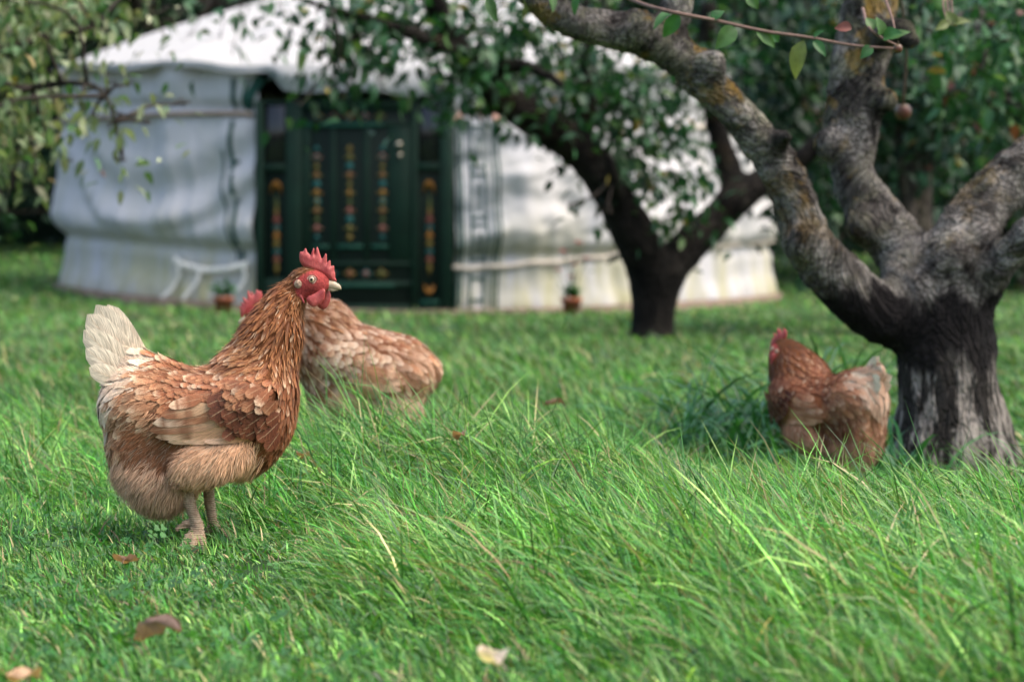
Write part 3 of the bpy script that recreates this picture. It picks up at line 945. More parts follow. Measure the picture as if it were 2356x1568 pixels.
# ------------------------------------------------------------------ trees
def bark_mat(name, base, light, dark, lichen=0.5, wet=None, ochre=0.5, sc=1.0, grain=(1, 1, 0.35), fissure=False, runs=False):
    q = NM(name, 0.9, 0.15)
    o = q.obj()
    g = q.attr('grain').outputs['Vector'] if runs else q.map(o, grain)
    n1 = q.noise(24 * sc, 6, g, 0.7); nb = q.noise(9 * sc, 5, o, 0.65); nl = q.noise(13 * sc, 6, o, 0.7); nf = q.noise(140 * sc, 3, o)
    c = q.mix(q.ramp(n1, [(0.42, 0.0), (0.56, 1.0)]), dark, base)
    c = q.mix(q.math('MULTIPLY', q.ramp(nb, [(0.46, 0.0), (0.58, 1.0)]), q.ramp(nf, [(0.38, 0.25), (0.6, 1.0)])), c, light)
    zz = q.n('SeparateXYZ'); q.l(o, zz.inputs[0])
    hi = q.math('MULTIPLY_ADD', zz.outputs[2], 1.1, -0.45, True)      # lichen thickens higher up
    ml = q.math('MULTIPLY', q.ramp(nl, [(0.50, 0.0), (0.60, 1.0)]), q.math('MULTIPLY_ADD', hi, lichen, lichen * 0.25))
    c = q.mix(ml, c, (0.22, 0.215, 0.14))
    no = q.noise(9 * sc, 5, q.map(o, (1, 1, 1), (3, 7, 2)), 0.7)
    mo = q.math('MULTIPLY', q.ramp(no, [(0.54, 0.0), (0.60, 1.0)]), q.math('MULTIPLY', hi, ochre))
    c = q.mix(mo, c, (0.34, 0.21, 0.035))
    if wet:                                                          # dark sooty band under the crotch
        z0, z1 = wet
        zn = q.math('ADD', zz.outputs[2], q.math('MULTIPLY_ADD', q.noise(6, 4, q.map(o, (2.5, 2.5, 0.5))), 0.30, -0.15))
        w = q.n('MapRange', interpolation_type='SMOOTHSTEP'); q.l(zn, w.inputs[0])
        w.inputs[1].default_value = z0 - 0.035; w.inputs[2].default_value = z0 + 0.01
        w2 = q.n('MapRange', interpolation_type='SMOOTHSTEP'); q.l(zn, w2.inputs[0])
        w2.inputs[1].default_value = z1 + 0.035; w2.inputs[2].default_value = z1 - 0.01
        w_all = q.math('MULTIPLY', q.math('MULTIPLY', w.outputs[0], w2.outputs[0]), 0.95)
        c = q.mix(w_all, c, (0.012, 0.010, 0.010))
    if fissure:                                                      # dark upright cracks in the old bark of the bole
        fz = q.n('MapRange', interpolation_type='SMOOTHSTEP'); q.l(zz.outputs[2], fz.inputs[0])
        fz.inputs[1].default_value = 0.34; fz.inputs[2].default_value = 0.24
        fn = q.noise(1.0, 5, q.map(o, (30, 30, 5.5)), 0.65, 0.4)
        pl = q.ramp(fn, [(0.47, 1.0), (0.53, 0.0)])
        c = q.mix(q.math('MULTIPLY', fz.outputs[0], 0.75), c, q.mix(q.noise(60, 4, o), (0.25, 0.215, 0.185), (0.46, 0.41, 0.355)))
        c = q.mix(q.math('MULTIPLY', q.math('MULTIPLY', pl, fz.outputs[0]), 0.93), c, (0.018, 0.015, 0.013))
        c = q.mix(w_all, c, (0.012, 0.010, 0.010))
    q.base(c)
    h = q.math('ADD', q.math('MULTIPLY', n1, 0.7), q.math('MULTIPLY', nf, 0.25))
    vor = q.n('TexVoronoi', Scale=42 * sc, feature='DISTANCE_TO_EDGE')
    wob = q.n('VectorMath', operation='ADD'); q.l(g, wob.inputs[0])
    nv_ = q.n('TexNoise', Scale=30 * sc, Detail=3.0); q.l(g, nv_.inputs['Vector'])
    sc_ = q.n('VectorMath', operation='SCALE'); q.l(nv_.outputs['Color'], sc_.inputs[0]); sc_.inputs[3].default_value = 0.07 / sc
    q.l(sc_.outputs[0], wob.inputs[1]); q.l(wob.outputs[0], vor.inputs['Vector'])
    ck = q.ramp(vor.outputs['Distance'], [(0.0, 0.0), (0.16, 1.0)])
    h = q.math('ADD', h, q.math('MULTIPLY', ck, 0.28))
    q.bump(h, 1.0, 0.03 / sc)
    q.base(q.mix(1.0, c, q.ramp(vor.outputs['Distance'], [(0.0, 0.62), (0.09, 1.0)]), 'MULTIPLY'))
    return q.m

def limb_prims(lines, d0, k):
    """lines: list of [(X, Y, r_px, depth offset), ...] -> capsules"""
    pr = []
    for ln in lines:
        caps = []
        a = spline(np.array([(x, y, r, dz) for x, y, r, dz in ln], float), max(4, len(ln) * 3 - 2))
        pts = [(P(x, y, d0 + dz), r * SX * (d0 + dz) / F) for x, y, r, dz in a]
        for (p, r), (p2, r2) in zip(pts[:-1], pts[1:]):
            caps.append(('c', p, p2, r, r2, 1.0, k))
        pr.append(('L', caps, k))
    return pr

def wood(name, prims, lo, hi, h, mat, root, origin, disp, seed, fine=1.0, knots=()):
    f = make_sdf(prims)
    V, Q = surface_nets(f, lo, hi, h)
    N = vnormals(V, Q)
    # smooth field of limb directions, so that the bark runs along each limb
    ax = np.zeros_like(V); wsum = np.zeros(len(V))
    for q in [c for q in prims for c in (q[1] if q[0] == 'L' else [q])]:
        if q[0] != 'c': continue
        a_, b_ = np.asarray(q[1]), np.asarray(q[2]); e_ = b_ - a_; ln = np.linalg.norm(e_)
        if ln < 1e-6: continue
        e_ = e_ / ln; e_ = e_ * (1 if e_[2] >= -0.2 else -1)
        w_ = np.exp(-np.maximum(sd_cap(V, a_, b_, q[3], q[4]), -0.02) / (0.25 * max(q[3], 0.02)))
        ax += w_[:, None] * e_; wsum += w_
    ax = norm(ax)
    vo = V - origin
    gr = vo - ax * np.sum(vo * ax, 1, keepdims=True) * 0.72
    cell = np.abs(noise(gr * 46 * fine, seed + 9)) + 0.5 * np.abs(noise(gr * 95 * fine, seed + 11))
    dd = disp * (fbm(gr * 24 * fine, seed, 3) * 0.55 + fbm(V * 9 * fine, seed + 5, 2) * 1.25 + cell * 0.75 - 0.3)
    for c, r, a in knots:
        dd = dd + a * np.exp(-(np.linalg.norm(V - c, axis=1) / r) ** 2)
    V = V + N * dd[:, None]
    return mesh(name, V - origin, Q, mat, root, True, {'grain': gr})

def near_tree():
    d0 = 5.27
    lines = [
        [(2200, 1095, 140, 0), (2192, 1040, 124, 0), (2186, 960, 114, 0), (2178, 860, 110, 0), (2172, 760, 112, 0), (2150, 690, 108, 0)],
        [(2130, 735, 70, 0), (2035, 722, 68, -0.04), (1948, 662, 66, -0.08), (1876, 585, 57, -0.11), (1834, 480, 49, -0.13), (1784, 370, 47, -0.15), (1696, 264, 46, -0.18), (1604, 168, 46, -0.2), (1515, 98, 48, -0.22), (1405, 68, 44, -0.25), (1300, 42, 40, -0.28), (1205, -35, 36, -0.3)],
        [(2150, 690, 88, 0.02), (2075, 575, 66, 0.08), (2000, 480, 62, 0.12), (1957, 385, 50, 0.14), (1962, 270, 66, 0.16), (1972, 170, 65, 0.16), (1995, 60, 64, 0.16), (2010, -60, 60, 0.16)],
        [(2170, 680, 92, 0), (2205, 590, 84, 0.0), (2255, 485, 64, 0.02), (2335, 400, 60, 0.04), (2450, 315, 62, 0.06), (2560, 230, 60, 0.08)],
        [(2255, 660, 56, -0.03), (2315, 590, 40, -0.1), (2400, 505, 36, -0.16), (2520, 420, 34, -0.2)],
        [(1800, 322, 20, -0.2), (1812, 312, 17, -0.26)],
        [(1540, 60, 40, -0.2), (1560, 0, 34, -0.2), (1580, -70, 30, -0.2)],
        [(2030, 80, 30, 0.08), (2070, 70, 26, 0.02), (2095, 95, 18, 0.0)],
    ]
    root_p = on_ground(2195, d0)
    root = empty('apple_tree', root_p)
    tag(root, 'gnarled old apple tree with a dark stained forked trunk and grey limbs', 'tree', 'apple trees in the orchard')
    pr = limb_prims(lines, d0, 0.028)
    for (X, Y, rx, dd) in ((1848, 560, 40, -0.16), (2195, 600, 60, -0.06), (2120, 600, 46, 0.02), (1905, 330, 36, 0.1), (2038, 230, 30, 0.1), (1640, 150, 34, -0.24), (2080, 640, 50, 0.0), (1985, 520, 40, 0.06), (1470, 62, 40, -0.27), (2260, 560, 40, -0.05)):
        d = d0 + dd
        pr.append(('e', P(X, Y, d), np.array([rx] * 3) * SX * d / F, 0.0, 0.03))
    for a in (-2.2, -1.0, 0.2, 1.3, 2.6):            # root flare
        b = root_p + np.array([math.cos(a) * 0.145, math.sin(a) * 0.12, -0.05])
        pr.append(('c', root_p + np.array([math.cos(a) * 0.06, math.sin(a) * 0.05, 0.10]), b, 0.055, 0.040, 1.0, 0.05))
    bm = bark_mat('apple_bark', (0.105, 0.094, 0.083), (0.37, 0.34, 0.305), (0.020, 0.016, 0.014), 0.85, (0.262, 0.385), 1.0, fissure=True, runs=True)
    kn = [(P(1800, 320, d0 - 0.2), 0.02, 0.006), (P(1850, 540, d0 - 0.2), 0.03, 0.012)]
    wood('trunk', pr, (-0.03, 4.75, -0.12), (1.62, 5.75, 1.12), 0.0095, bm, root, root_p, 0.0085, 101, knots=kn)
    # the crown overhead, above the picture, that shades the grass beyond
    r = np.random.default_rng(77)
    cl = []
    for _ in range(58):
        cl.append((np.array([r.uniform(-0.7, 2.6), r.uniform(4.4, 7.2), r.uniform(1.55, 2.5)]), (0.32, 0.32, 0.22), 75))
    fr = [P(x, y, d0 + dz) for x, y, dz in ((1205, -35, -.3), (2010, -60, .16), (2560, 230, .08), (1580, -70, -.2))]
    acc = Acc(); twigs(acc, fr, cl, 0.009, 78)
    for i in range(len(acc.V)): acc.V[i] = acc.V[i] - root_p
    tag(acc.build('twigs', TWIG, root), kind='stuff')
    acc = Acc(); clump_leaves(acc, cl, 0.065, DARKL, 79)
    for i in range(len(acc.V)): acc.V[i] = acc.V[i] - root_p
    tag(acc.build('crown', CROWN, root), kind='stuff')
    return root, root_p

def clump_leaves(acc, clusters, size, cols, seed, droop=0.5, aspect=0.55, spread=1.0):
    """clusters: (centre, radius(3), n)"""
    r = np.random.default_rng(seed)
    for c, rad, n in clusters:
        cp = np.array([q[1] for q in cols]); cp = cp / cp.sum()
        ns = max(3, n // 14)
        sub = r.normal(0, 0.5, (ns, 3)) * np.asarray(rad)
        pick = r.integers(0, ns, n)
        P0 = c + sub[pick] + r.normal(0, 0.055 * spread + size * 0.6, (n, 3))
        a = r.uniform(0, 6.283, n); e = r.normal(-droop, 0.55, n)
        D0 = np.stack([np.cos(a) * np.cos(e), np.sin(a) * np.cos(e), np.sin(e)], 1)
        up = norm(np.stack([r.normal(0, 0.45, n), r.normal(0, 0.45, n), np.ones(n)], 1))
        L = size * r.uniform(0.65, 1.3, n)
        ci = r.choice(len(cols), n, p=cp)
        C = np.array([q[0] for q in cols])[ci] * r.uniform(0.7, 1.35, (n, 1)) * (1 + r.normal(0, 0.06, (n, 3)))
        V, T, C = card_leaves(P0, D0, L, L * aspect * r.uniform(0.8, 1.2, n), up, np.clip(C, 0.002, 1))
        acc.add(V, T, None, C)

DARKL = [((0.013, 0.055, 0.022), 0.58), ((0.028, 0.092, 0.032), 0.32), ((0.075, 0.14, 0.04), 0.08), ((0.26, 0.20, 0.05), 0.02)]  # greens darkened to stand for leaves in shade and against the light
MIDL = [((0.007, 0.030, 0.015), 0.55), ((0.014, 0.055, 0.023), 0.33), ((0.05, 0.11, 0.042), 0.08), ((0.16, 0.12, 0.03), 0.015), ((0.12, 0.035, 0.02), 0.008)]
PALEL = [((0.135, 0.190, 0.085), 0.42), ((0.060, 0.130, 0.045), 0.32), ((0.29, 0.32, 0.19), 0.20), ((0.20, 0.15, 0.05), 0.02), ((0.17, 0.15, 0.12), 0.03)]
HEDL = [((0.008, 0.030, 0.013), 0.66), ((0.017, 0.052, 0.021), 0.28), ((0.04, 0.085, 0.035), 0.06)]
for L_ in (DARKL, MIDL, PALEL, HEDL):
    s_ = sum(q[1] for q in L_)
    for i_, q in enumerate(L_): L_[i_] = (q[0], q[1] / s_)

CROWN = leaf_mat('tree_leaf', 0.5, 0.28, 0.4)
TWIG = flat_mat('twig_bark', (0.034, 0.027, 0.022), 0.85, 0.2, 0.3, 40)

def pcl(lst):
    """(X, Y, rx, ry, d, rd, n) measured -> clusters"""
    out = []
    for X, Y, rx, ry, d, rd, n in lst:
        k = SX * d / F
        out.append((P(X, Y, d), (rx * k, rd, ry * k), n))
    return out

def twigs(acc, frm, clusters, r0, seed):
    r = np.random.default_rng(seed)
    for c, rad, n in clusters:
        j = np.argmin([np.linalg.norm(np.asarray(q) - c) for q in frm])
        a = np.asarray(frm[j]); m = (a + c) / 2 + (r.normal(0, 0.10, 3) + np.array([0, 0, 0.10])) * min(0.5, np.linalg.norm(c - a))
        acc.tube(spline([a, m, c], 9), np.linspace(r0, r0 * 0.4, 9), 5)
        for _ in range(max(2, n // 45)):
            e = c + r.normal(0, 0.75, 3) * np.asarray(rad)
            acc.tube(spline([m * 0.35 + c * 0.65, (c + e) / 2 + r.normal(0, 0.02, 3), e], 6), np.linspace(r0 * 0.5, r0 * 0.15, 6), 4)

def mid_tree():
    d0 = 12.6
    lines = [
        [(1497, 800, 58, 0), (1502, 755, 50, 0), (1504, 700, 49, 0), (1512, 640, 58, 0)],
        [(1505, 645, 56, 0), (1462, 545, 50, -0.1), (1405, 440, 45, -0.2), (1335, 345, 43, -0.3), (1225, 268, 42, -0.4), (1125, 200, 38, -0.5), (1062, 125, 32, -0.6), (1015, 45, 28, -0.7), (985, -50, 24, -0.8)],
        [(1525, 630, 50, 0), (1590, 560, 41, 0.1), (1652, 500, 38, 0.2), (1688, 440, 34, 0.25), (1662, 345, 26, 0.3), (1640, 250, 22, 0.3), (1625, 140, 22, 0.2), (1630, 20, 18, 0.1)],
        [(1680, 470, 40, 0.2), (1755, 418, 30, 0.3), (1850, 360, 24, 0.4), (1930, 280, 20, 0.5)],
        [(1100, 170, 20, -0.5), (1190, 150, 16, -0.7), (1250, 168, 14, -0.8), (1295, 195, 12, -0.85)],
        [(1330, 340, 32, -0.3), (1350, 230, 26, -0.2), (1340, 120, 24, -0.1), (1360, -20, 20, 0)],
        [(1080, 130, 20, -0.6), (980, 90, 16, -0.9), (880, 55, 13, -1.1), (760, 20, 10, -1.2), (640, -20, 8, -1.3)],
        [(1420, 470, 30, -0.2), (1410, 400, 16, -0.45), (1400, 360, 12, -0.5)],
    ]
    rp = on_ground(1500, d0)
    root = empty('apple_tree', rp)
    tag(root, 'dark forked apple tree with leafy boughs standing before the yurt', 'tree', 'apple trees in the orchard')
    pr = limb_prims(lines, d0, 0.03)
    bm = bark_mat('dark_apple_bark', (0.011, 0.009, 0.0075), (0.024, 0.020, 0.016), (0.004, 0.0035, 0.003), 0.08, None, 0.04, 0.5, runs=True)
    wood('trunk', pr, (-1.6, 10.8, -0.12), (2.3, 13.6, 2.2), 0.024, bm, root, rp, 0.011, 131, fine=0.6)
    cl = pcl([
        (1000, 40, 90, 60, 12.0, .3, 240), (1120, 60, 80, 60, 12.1, .3, 260), (1250, 60, 90, 70, 12.2, .35, 280), (1180, 150, 80, 60, 12.2, .3, 220),
        (1320, 180, 80, 70, 12.3, .3, 260), (1400, 110, 90, 80, 12.5, .35, 260), (1260, 250, 60, 50, 12.3, .25, 170), (1340, 300, 70, 60, 12.4, .25, 200),
        (1440, 230, 80, 70, 12.4, .3, 230), (1450, 340, 70, 60, 12.4, .3, 190), (1520, 300, 70, 70, 12.5, .3, 170), (1550, 200, 70, 70, 12.6, .3, 190), (1620, 120, 80, 70, 12.7, .3, 170),
        (1500, 420, 60, 60, 12.5, .25, 120), (1560, 420, 55, 70, 12.6, .25, 95), (1590, 510, 40, 45, 12.6, .2, 40), (1420, 400, 50, 40, 12.3, .2, 90), (1640, 400, 40, 60, 12.8, .2, 70), (1540, 500, 30, 30, 12.5, .2, 26),
        (1060, 190, 60, 50, 12.0, .25, 130), (1030, 150, 50, 40, 11.9, .2, 80), (960, 110, 60, 40, 11.7, .25, 110), (1100, 240, 50, 30, 12.0, .2, 70),
        (880, 40, 80, 40, 11.6, .25, 170), (800, 60, 70, 40, 11.5, .25, 130), (730, 30, 60, 36, 11.4, .25, 95),
        (840, 120, 50, 40, 11.5, .2, 80), (790, 165, 44, 36, 11.5, .2, 46), (873, 185, 34, 30, 11.6, .2, 34), (740, 140, 36, 26, 11.4, .2, 28), (760, 205, 34, 20, 11.4, .2, 24), (705, 235, 34, 18, 11.4, .2, 16),
        (815, 195, 30, 26, 11.5, .2, 24), (1000, 195, 24, 14, 11.8, .15, 22), (672, 85, 36, 22, 11.4, .2, 22), (950, 50, 60, 40, 11.8, .25, 120),
        (560, 66, 26, 22, 11.2, .2, 22), (534, 125, 10, 24, 11.2, .12, 9), (505, 96, 24, 16, 11.2, .15, 14), (436, 88, 26, 10, 11.2, .15, 12), (481, 20, 40, 18, 11.2, .2, 40), (409, 16, 40, 16, 11.2, .2, 30), (560, 15, 50, 16, 11.2, .2, 40), (640, 12, 50, 18, 11.3, .2, 40),
        (1310, 475, 34, 14, 12.0, .1, 11), (1390, 492, 14, 12, 12.1, .1, 4),
    ])
    cl = [(c, rad, max(2, int(n * (0.72 if n > 140 else 0.62) * (0.3 if (c[0] < -1.0) else 1.0)))) for c, rad, n in cl]
    acc = Acc()
    fr = [P(x, y, d0 + dz) for ln in lines[1:] for x, y, r, dz in ln] + [P(x, y, 11.3) for x, y in ((480, 0), (560, 5), (640, 0))]
    twigs(acc, fr, [q for q in cl if q[0][0] >= -1.0], 0.010, 5); twigs(acc, fr, [q for q in cl if q[0][0] < -1.0], 0.0035, 6)
    tag(acc.build('twigs', TWIG, root), kind='stuff')
    acc2 = Acc(); clump_leaves(acc2, cl, 0.075, DARKL, 11)
    o = acc2.build('crown', CROWN, root)
    tag(o, kind='stuff')
    for ch in root.children:
        if ch.name.startswith(('twigs', 'crown')):
            ch.location = -Vector(rp)

def leafy_tree(name, label, group, base, trunk_pts, clusters, size, cols, seed, droop=0.5, r0=0.014, aspect=0.5, core=None):
    """a tree beyond: tapered trunk, limbs reaching every leaf clump, loose leaves"""
    base = np.asarray(base, float)
    root = empty(name, base)
    tag(root, label, 'tree', group)
    acc = Acc()
    for pts, ra, rb in trunk_pts:
        q = spline(pts, 18)
        rr = np.linspace(ra, rb, 18)
        acc.tube(q - base, rr, 10)
    acc.build('trunk', TRUNKM, root)
    fr = [p for pts, _, _ in trunk_pts for p in spline(pts, 10)]
    acc = Acc(); twigs(acc, fr, clusters, r0, seed + 1)
    for i in range(len(acc.V)): acc.V[i] = acc.V[i] - base
    tag(acc.build('twigs', TWIG, root), kind='stuff')
    acc = Acc(); clump_leaves(acc, clusters, size, cols, seed, droop, aspect)
    for i in range(len(acc.V)): acc.V[i] = acc.V[i] - base
    tag(acc.build('crown', CROWN, root), kind='stuff')
    return root

TRUNKM = bark_mat('grey_bark', (0.06, 0.05, 0.042), (0.11, 0.095, 0.08), (0.018, 0.015, 0.013), 0.3, None, 0.1, 0.6)

near_root, near_p = near_tree()
mid_tree()

# leafy trees closing the orchard on the right
def right_trees():
    g = 'leafy trees closing the orchard on the right'
    r = np.random.default_rng(3)
    def fill(x0, x1, y0, y1, d, n, per, rx=90, ry=80):
        return [(r.uniform(x0, x1), r.uniform(y0, y1), rx * r.uniform(.7, 1.2), ry * r.uniform(.7, 1.2), d + r.normal(0, .5), .4, int(per * r.uniform(.7, 1.3))) for _ in range(n)]
    b = on_ground(2120, 15.5)
    leafy_tree('orchard_tree', 'dark leafy tree filling the gap behind the pale arching limb', g, b,
               [([b, P(1990, 450, 15.4), P(1830, 200, 15.2), P(1800, -100, 15)], 0.10, 0.05), ([P(1850, 450, 15.4), P(1860, 330, 15.3), P(1890, 100, 15.2)], 0.05, 0.03)],
               pcl(fill(1660, 1900, -30, 190, 15, 14, 120, 80, 70) + fill(1730, 1900, 150, 480, 15.3, 12, 90, 60, 70) + fill(1850, 1920, 400, 560, 15.6, 3, 60, 45, 50)), 0.10, MIDL, 21)
    b = on_ground(2120, 13.5)
    leafy_tree('orchard_tree', 'dense dark green tree seen between the upright and right-hand limbs', g, b,
               [([b, P(2110, 420, 13.5), P(2120, 150, 13.4), P(2100, -100, 13.2)], 0.10, 0.05), ([P(2110, 420, 13.5), P(2200, 250, 13.3), P(2260, 50, 13)], 0.05, 0.03), ([P(2110, 450, 13.5), P(2085, 500, 13.2), P(2060, 200, 13)], 0.03, 0.02)],
               pcl(fill(2020, 2250, -40, 330, 13.2, 20, 110, 80, 75) + fill(2040, 2160, 330, 430, 13.6, 3, 50, 60, 50)), 0.085, MIDL, 22)
    b = on_ground(2420, 10.5)
    leafy_tree('orchard_tree', 'light tipped leafy tree hanging in at the top right corner', g, b,
               [([b, P(2420, 420, 10.5), P(2400, 200, 10.3), P(2380, -80, 10)], 0.09, 0.04), ([P(2410, 300, 10.5), P(2330, 250, 10.3), P(2280, 150, 10.1)], 0.03, 0.015), ([P(2400, 150, 10.3), P(2310, 90, 10.1), P(2250, 20, 9.9)], 0.025, 0.012)],
               pcl(fill(2180, 2420, -20, 260, 10.2, 15, 85, 65, 60) + fill(2270, 2430, 220, 310, 10.5, 3, 55, 50, 40)), 0.07,
               [((0.032, 0.105, 0.038), 0.5), ((0.014, 0.055, 0.024), 0.30), ((0.12, 0.21, 0.09), 0.13), ((0.20, 0.14, 0.05), 0.02), ((0.14, 0.045, 0.03), 0.01)], 23)
right_trees()

# pale leafed tree overhanging from the left
def left_tree():
    b = on_ground(-420, 8.6)
    r = np.random.default_rng(8)
    cl = [(r.uniform(-120, 270) * 1.0, r.uniform(-50, 170), 45 * r.uniform(.7, 1.2), 36 * r.uniform(.7, 1.2), 8.4 + r.normal(0, .45), .35, int(62 * r.uniform(.7, 1.3))) for _ in range(30)]
    cl = [c for c in cl if c[1] < 150 - 0.75 * max(c[0], 0)]
    cl += [(r.uniform(-110, 55), r.uniform(150, 310), 38, 42, 8.3 + r.normal(0, .3), .3, 40) for _ in range(14)]
    cl += [(330, 20, 40, 20, 8.8, .3, 30)]
    cl += [(190, 215, 50, 30, 7.9, .2, 26), (245, 180, 40, 24, 7.9, .2, 22), (300, 195, 26, 16, 7.9, .1, 9), (285, 262, 32, 20, 7.9, .1, 17), (250, 285, 26, 22, 7.9, .1, 12), (285, 330, 20, 26, 7.9, .08, 12), (275, 372, 14, 16, 7.9, .06, 6), (345, 285, 10, 8, 7.9, .05, 3), (425, 240, 12, 8, 8.2, .05, 3), (210, 262, 26, 20, 7.9, .1, 11),
           (30, 420, 30, 20, 8.2, .1, 8), (85, 408, 22, 24, 8.2, .1, 8), (20, 490, 30, 24, 8.2, .1, 10), (70, 320, 50, 40, 8.2, .2, 26), (130, 370, 30, 24, 8.2, .2, 8)]
    leafy_tree('overhanging_tree', 'pale yellow green tree hanging over the left end of the yurt', None, b,
               [([b, P(-380, 500, 8.6), P(-200, 250, 8.5), P(0, 120, 8.4), P(220, 60, 8.4)], 0.06, 0.008), ([P(-250, 320, 8.5), P(-60, 240, 8.3), P(110, 195, 8.1), P(235, 210, 7.9), P(280, 350, 7.9)], 0.022, 0.003),
                ([P(-260, 330, 8.5), P(-100, 60, 8.5), P(60, -60, 8.5)], 0.03, 0.01)],
               [(c_, r_, int(n_ * (1.7 if n_ > 28 else 0.9))) for c_, r_, n_ in pcl(cl)], 0.052, PALEL, 31, 0.75, 0.008, 0.46)
left_tree()

# tall dark trees and hedge closing the view
def hedge_tree(label, X, d, w, h, n, seed, cols=HEDL, lean=0.0):
    b = on_ground(X, d)
    r = np.random.default_rng(seed)
    cl = []
    for _ in range(n):
        z = r.uniform(0.02, 1.0) * h
        ww = w * (1 - 0.35 * (z / h) ** 2)
        a = r.uniform(0, 6.283); q = math.sqrt(r.uniform(0.25, 1))
        cl.append((b + np.array([math.cos(a) * ww * q + lean * z, math.sin(a) * ww * 0.7 * q, z]), (0.55, 0.5, 0.5), 95))
    top = b + np.array([lean * h, 0, h * 0.95])
    tp = [([b, b + np.array([0.05, 0, h * 0.4]), top], 0.16, 0.05)]
    for i in range(5):
        a = r.uniform(0, 6.283); z = h * r.uniform(0.2, 0.6)
        s = b + np.array([0, 0, z])
        tp.append(([s, s + np.array([math.cos(a) * w * 0.5, math.sin(a) * w * 0.4, h * 0.12]), s + np.array([math.cos(a) * w * 0.9, math.sin(a) * w * 0.6, h * 0.22])], 0.06, 0.02))
    return leafy_tree('hedge_tree', label, 'dark trees behind the yurt', b, tp, cl, 0.15, cols, seed, 0.3, 0.02, 0.6)

hedge_tree('dark leafy tree behind the left side of the yurt', -160, 26.0, 1.9, 4.6, 46, 41)
hedge_tree('dark evergreen standing just beyond the roof slope of the yurt', 330, 27.0, 1.9, 5.0, 50, 42)
hedge_tree('dark tree rising behind the peak of the yurt roof', 830, 28.0, 2.1, 5.2, 46, 43)
hedge_tree('dark tree behind the right side of the yurt', 1380, 27.5, 2.1, 5.0, 46, 44)
hedge_tree('dark tree in the shade right of the yurt', 1900, 24.5, 1.9, 4.6, 54, 45)
hedge_tree('dark tree behind the trunk of the gnarled apple tree', 2330, 22.5, 1.8, 4.4, 54, 46)

def hedge():
    """clipped dark hedge along the far boundary, leafy outside"""
    xs = np.linspace(-24, 24, 150); prof = np.linspace(0, 1, 22)
    V = []
    for x in xs:
        for t in prof:
            a = t * math.pi
            y = 29.5 + -math.cos(a) * 0.9
            z = max(0.0, math.sin(a)) ** 0.4 * 3.4
            V.append((x, y, z + float(ground(x, 29.0)) - 0.1))
    V = np.array(V)
    V[:, 1] += 0.35 * fbm(V * 1.1, 91, 3); V[:, 2] += 0.35 * fbm(V * 1.3 + 9, 93, 3) * ss(0.3, 1.5, V[:, 2])
    k = np.arange(len(V)).reshape(150, 22)
    Q = np.stack([k[:-1, :-1], k[:-1, 1:], k[1:, 1:], k[1:, :-1]], -1).reshape(-1, 4)
    root = empty('hedge', (0, 29.5, 0))
    tag(root, 'tall dark boundary hedge running behind the yurt and trees', 'hedge')
    q = NM('hedge_core_dark', 0.95, 0.1); o = q.obj()
    q.base(q.mix(q.noise(14, 4, o), (0.003, 0.008, 0.005), (0.008, 0.020, 0.010))); q.bump(q.noise(10, 4, o), 1.0, 0.1)
    mesh('hedge_core_blocker', V - np.array([0, 29.5, 0]), Q, q.m, root)  # solid dark core, added so no sky shows through the leaves
    r = np.random.default_rng(95)
    n = 16000
    i = r.integers(0, len(V), n)
    P0 = V[i] + r.normal(0, 0.12, (n, 3)); k_ = P0[:, 1] < 29.8
    P0 = P0[k_]; n = len(P0)
    D0 = norm(r.normal(0, 1, (n, 3)) + np.array([0, -0.8, -0.2]))
    C = np.array([[0.009, 0.032, 0.014]]) * r.uniform(0.5, 1.7, (n, 1))
    L = r.uniform(0.09, 0.17, n)
    v, t, c = card_leaves(P0 - np.array([0, 29.5, 0]), D0, L, L * 0.6, norm(r.normal(0, 1, (n, 3)) + np.array([0, 0, 1.5])), C)
    a = Acc(); a.add(v, t, None, c)
    tag(a.build('hedge_leaves', CROWN, root), kind='stuff')
hedge()

# ---- leafy twig close to the camera and the sprays on the near tree
def big_leaf(name, base, d, up, L, W, col, parent, origin):
    d = np.asarray(d, float) / np.linalg.norm(d)
    s = np.cross(d, up); s /= np.linalg.norm(s); nv = np.cross(s, d)
    prof = [(0, 0.02), (0.12, 0.55), (0.28, 0.9), (0.45, 1.0), (0.62, 0.86), (0.8, 0.52), (0.93, 0.2), (1.0, 0.0)]
    V, Q = [], []
    for t, w in prof:
        c = base + d * L * t - nv * L * 0.32 * t * t
        for k in (-1, -0.5, 0, 0.5, 1):
            V.append(c + s * W * 0.5 * w * k + nv * (abs(k) * W * 0.22 * w + 0.03 * W * math.sin(t * 22 + k * 2) * abs(k)))
    for i in range(len(prof) - 1):
        for k in range(4):
            a = i * 5 + k
            Q.append((a, a + 1, a + 6, a + 5))
    V = np.array(V) - origin
    C = np.tile(np.asarray(col)[None], (len(V), 1)) * rng.uniform(0.9, 1.1, (len(V), 1))
    return mesh(name, V, np.array(Q), CROWN, parent, True, {'col': C})

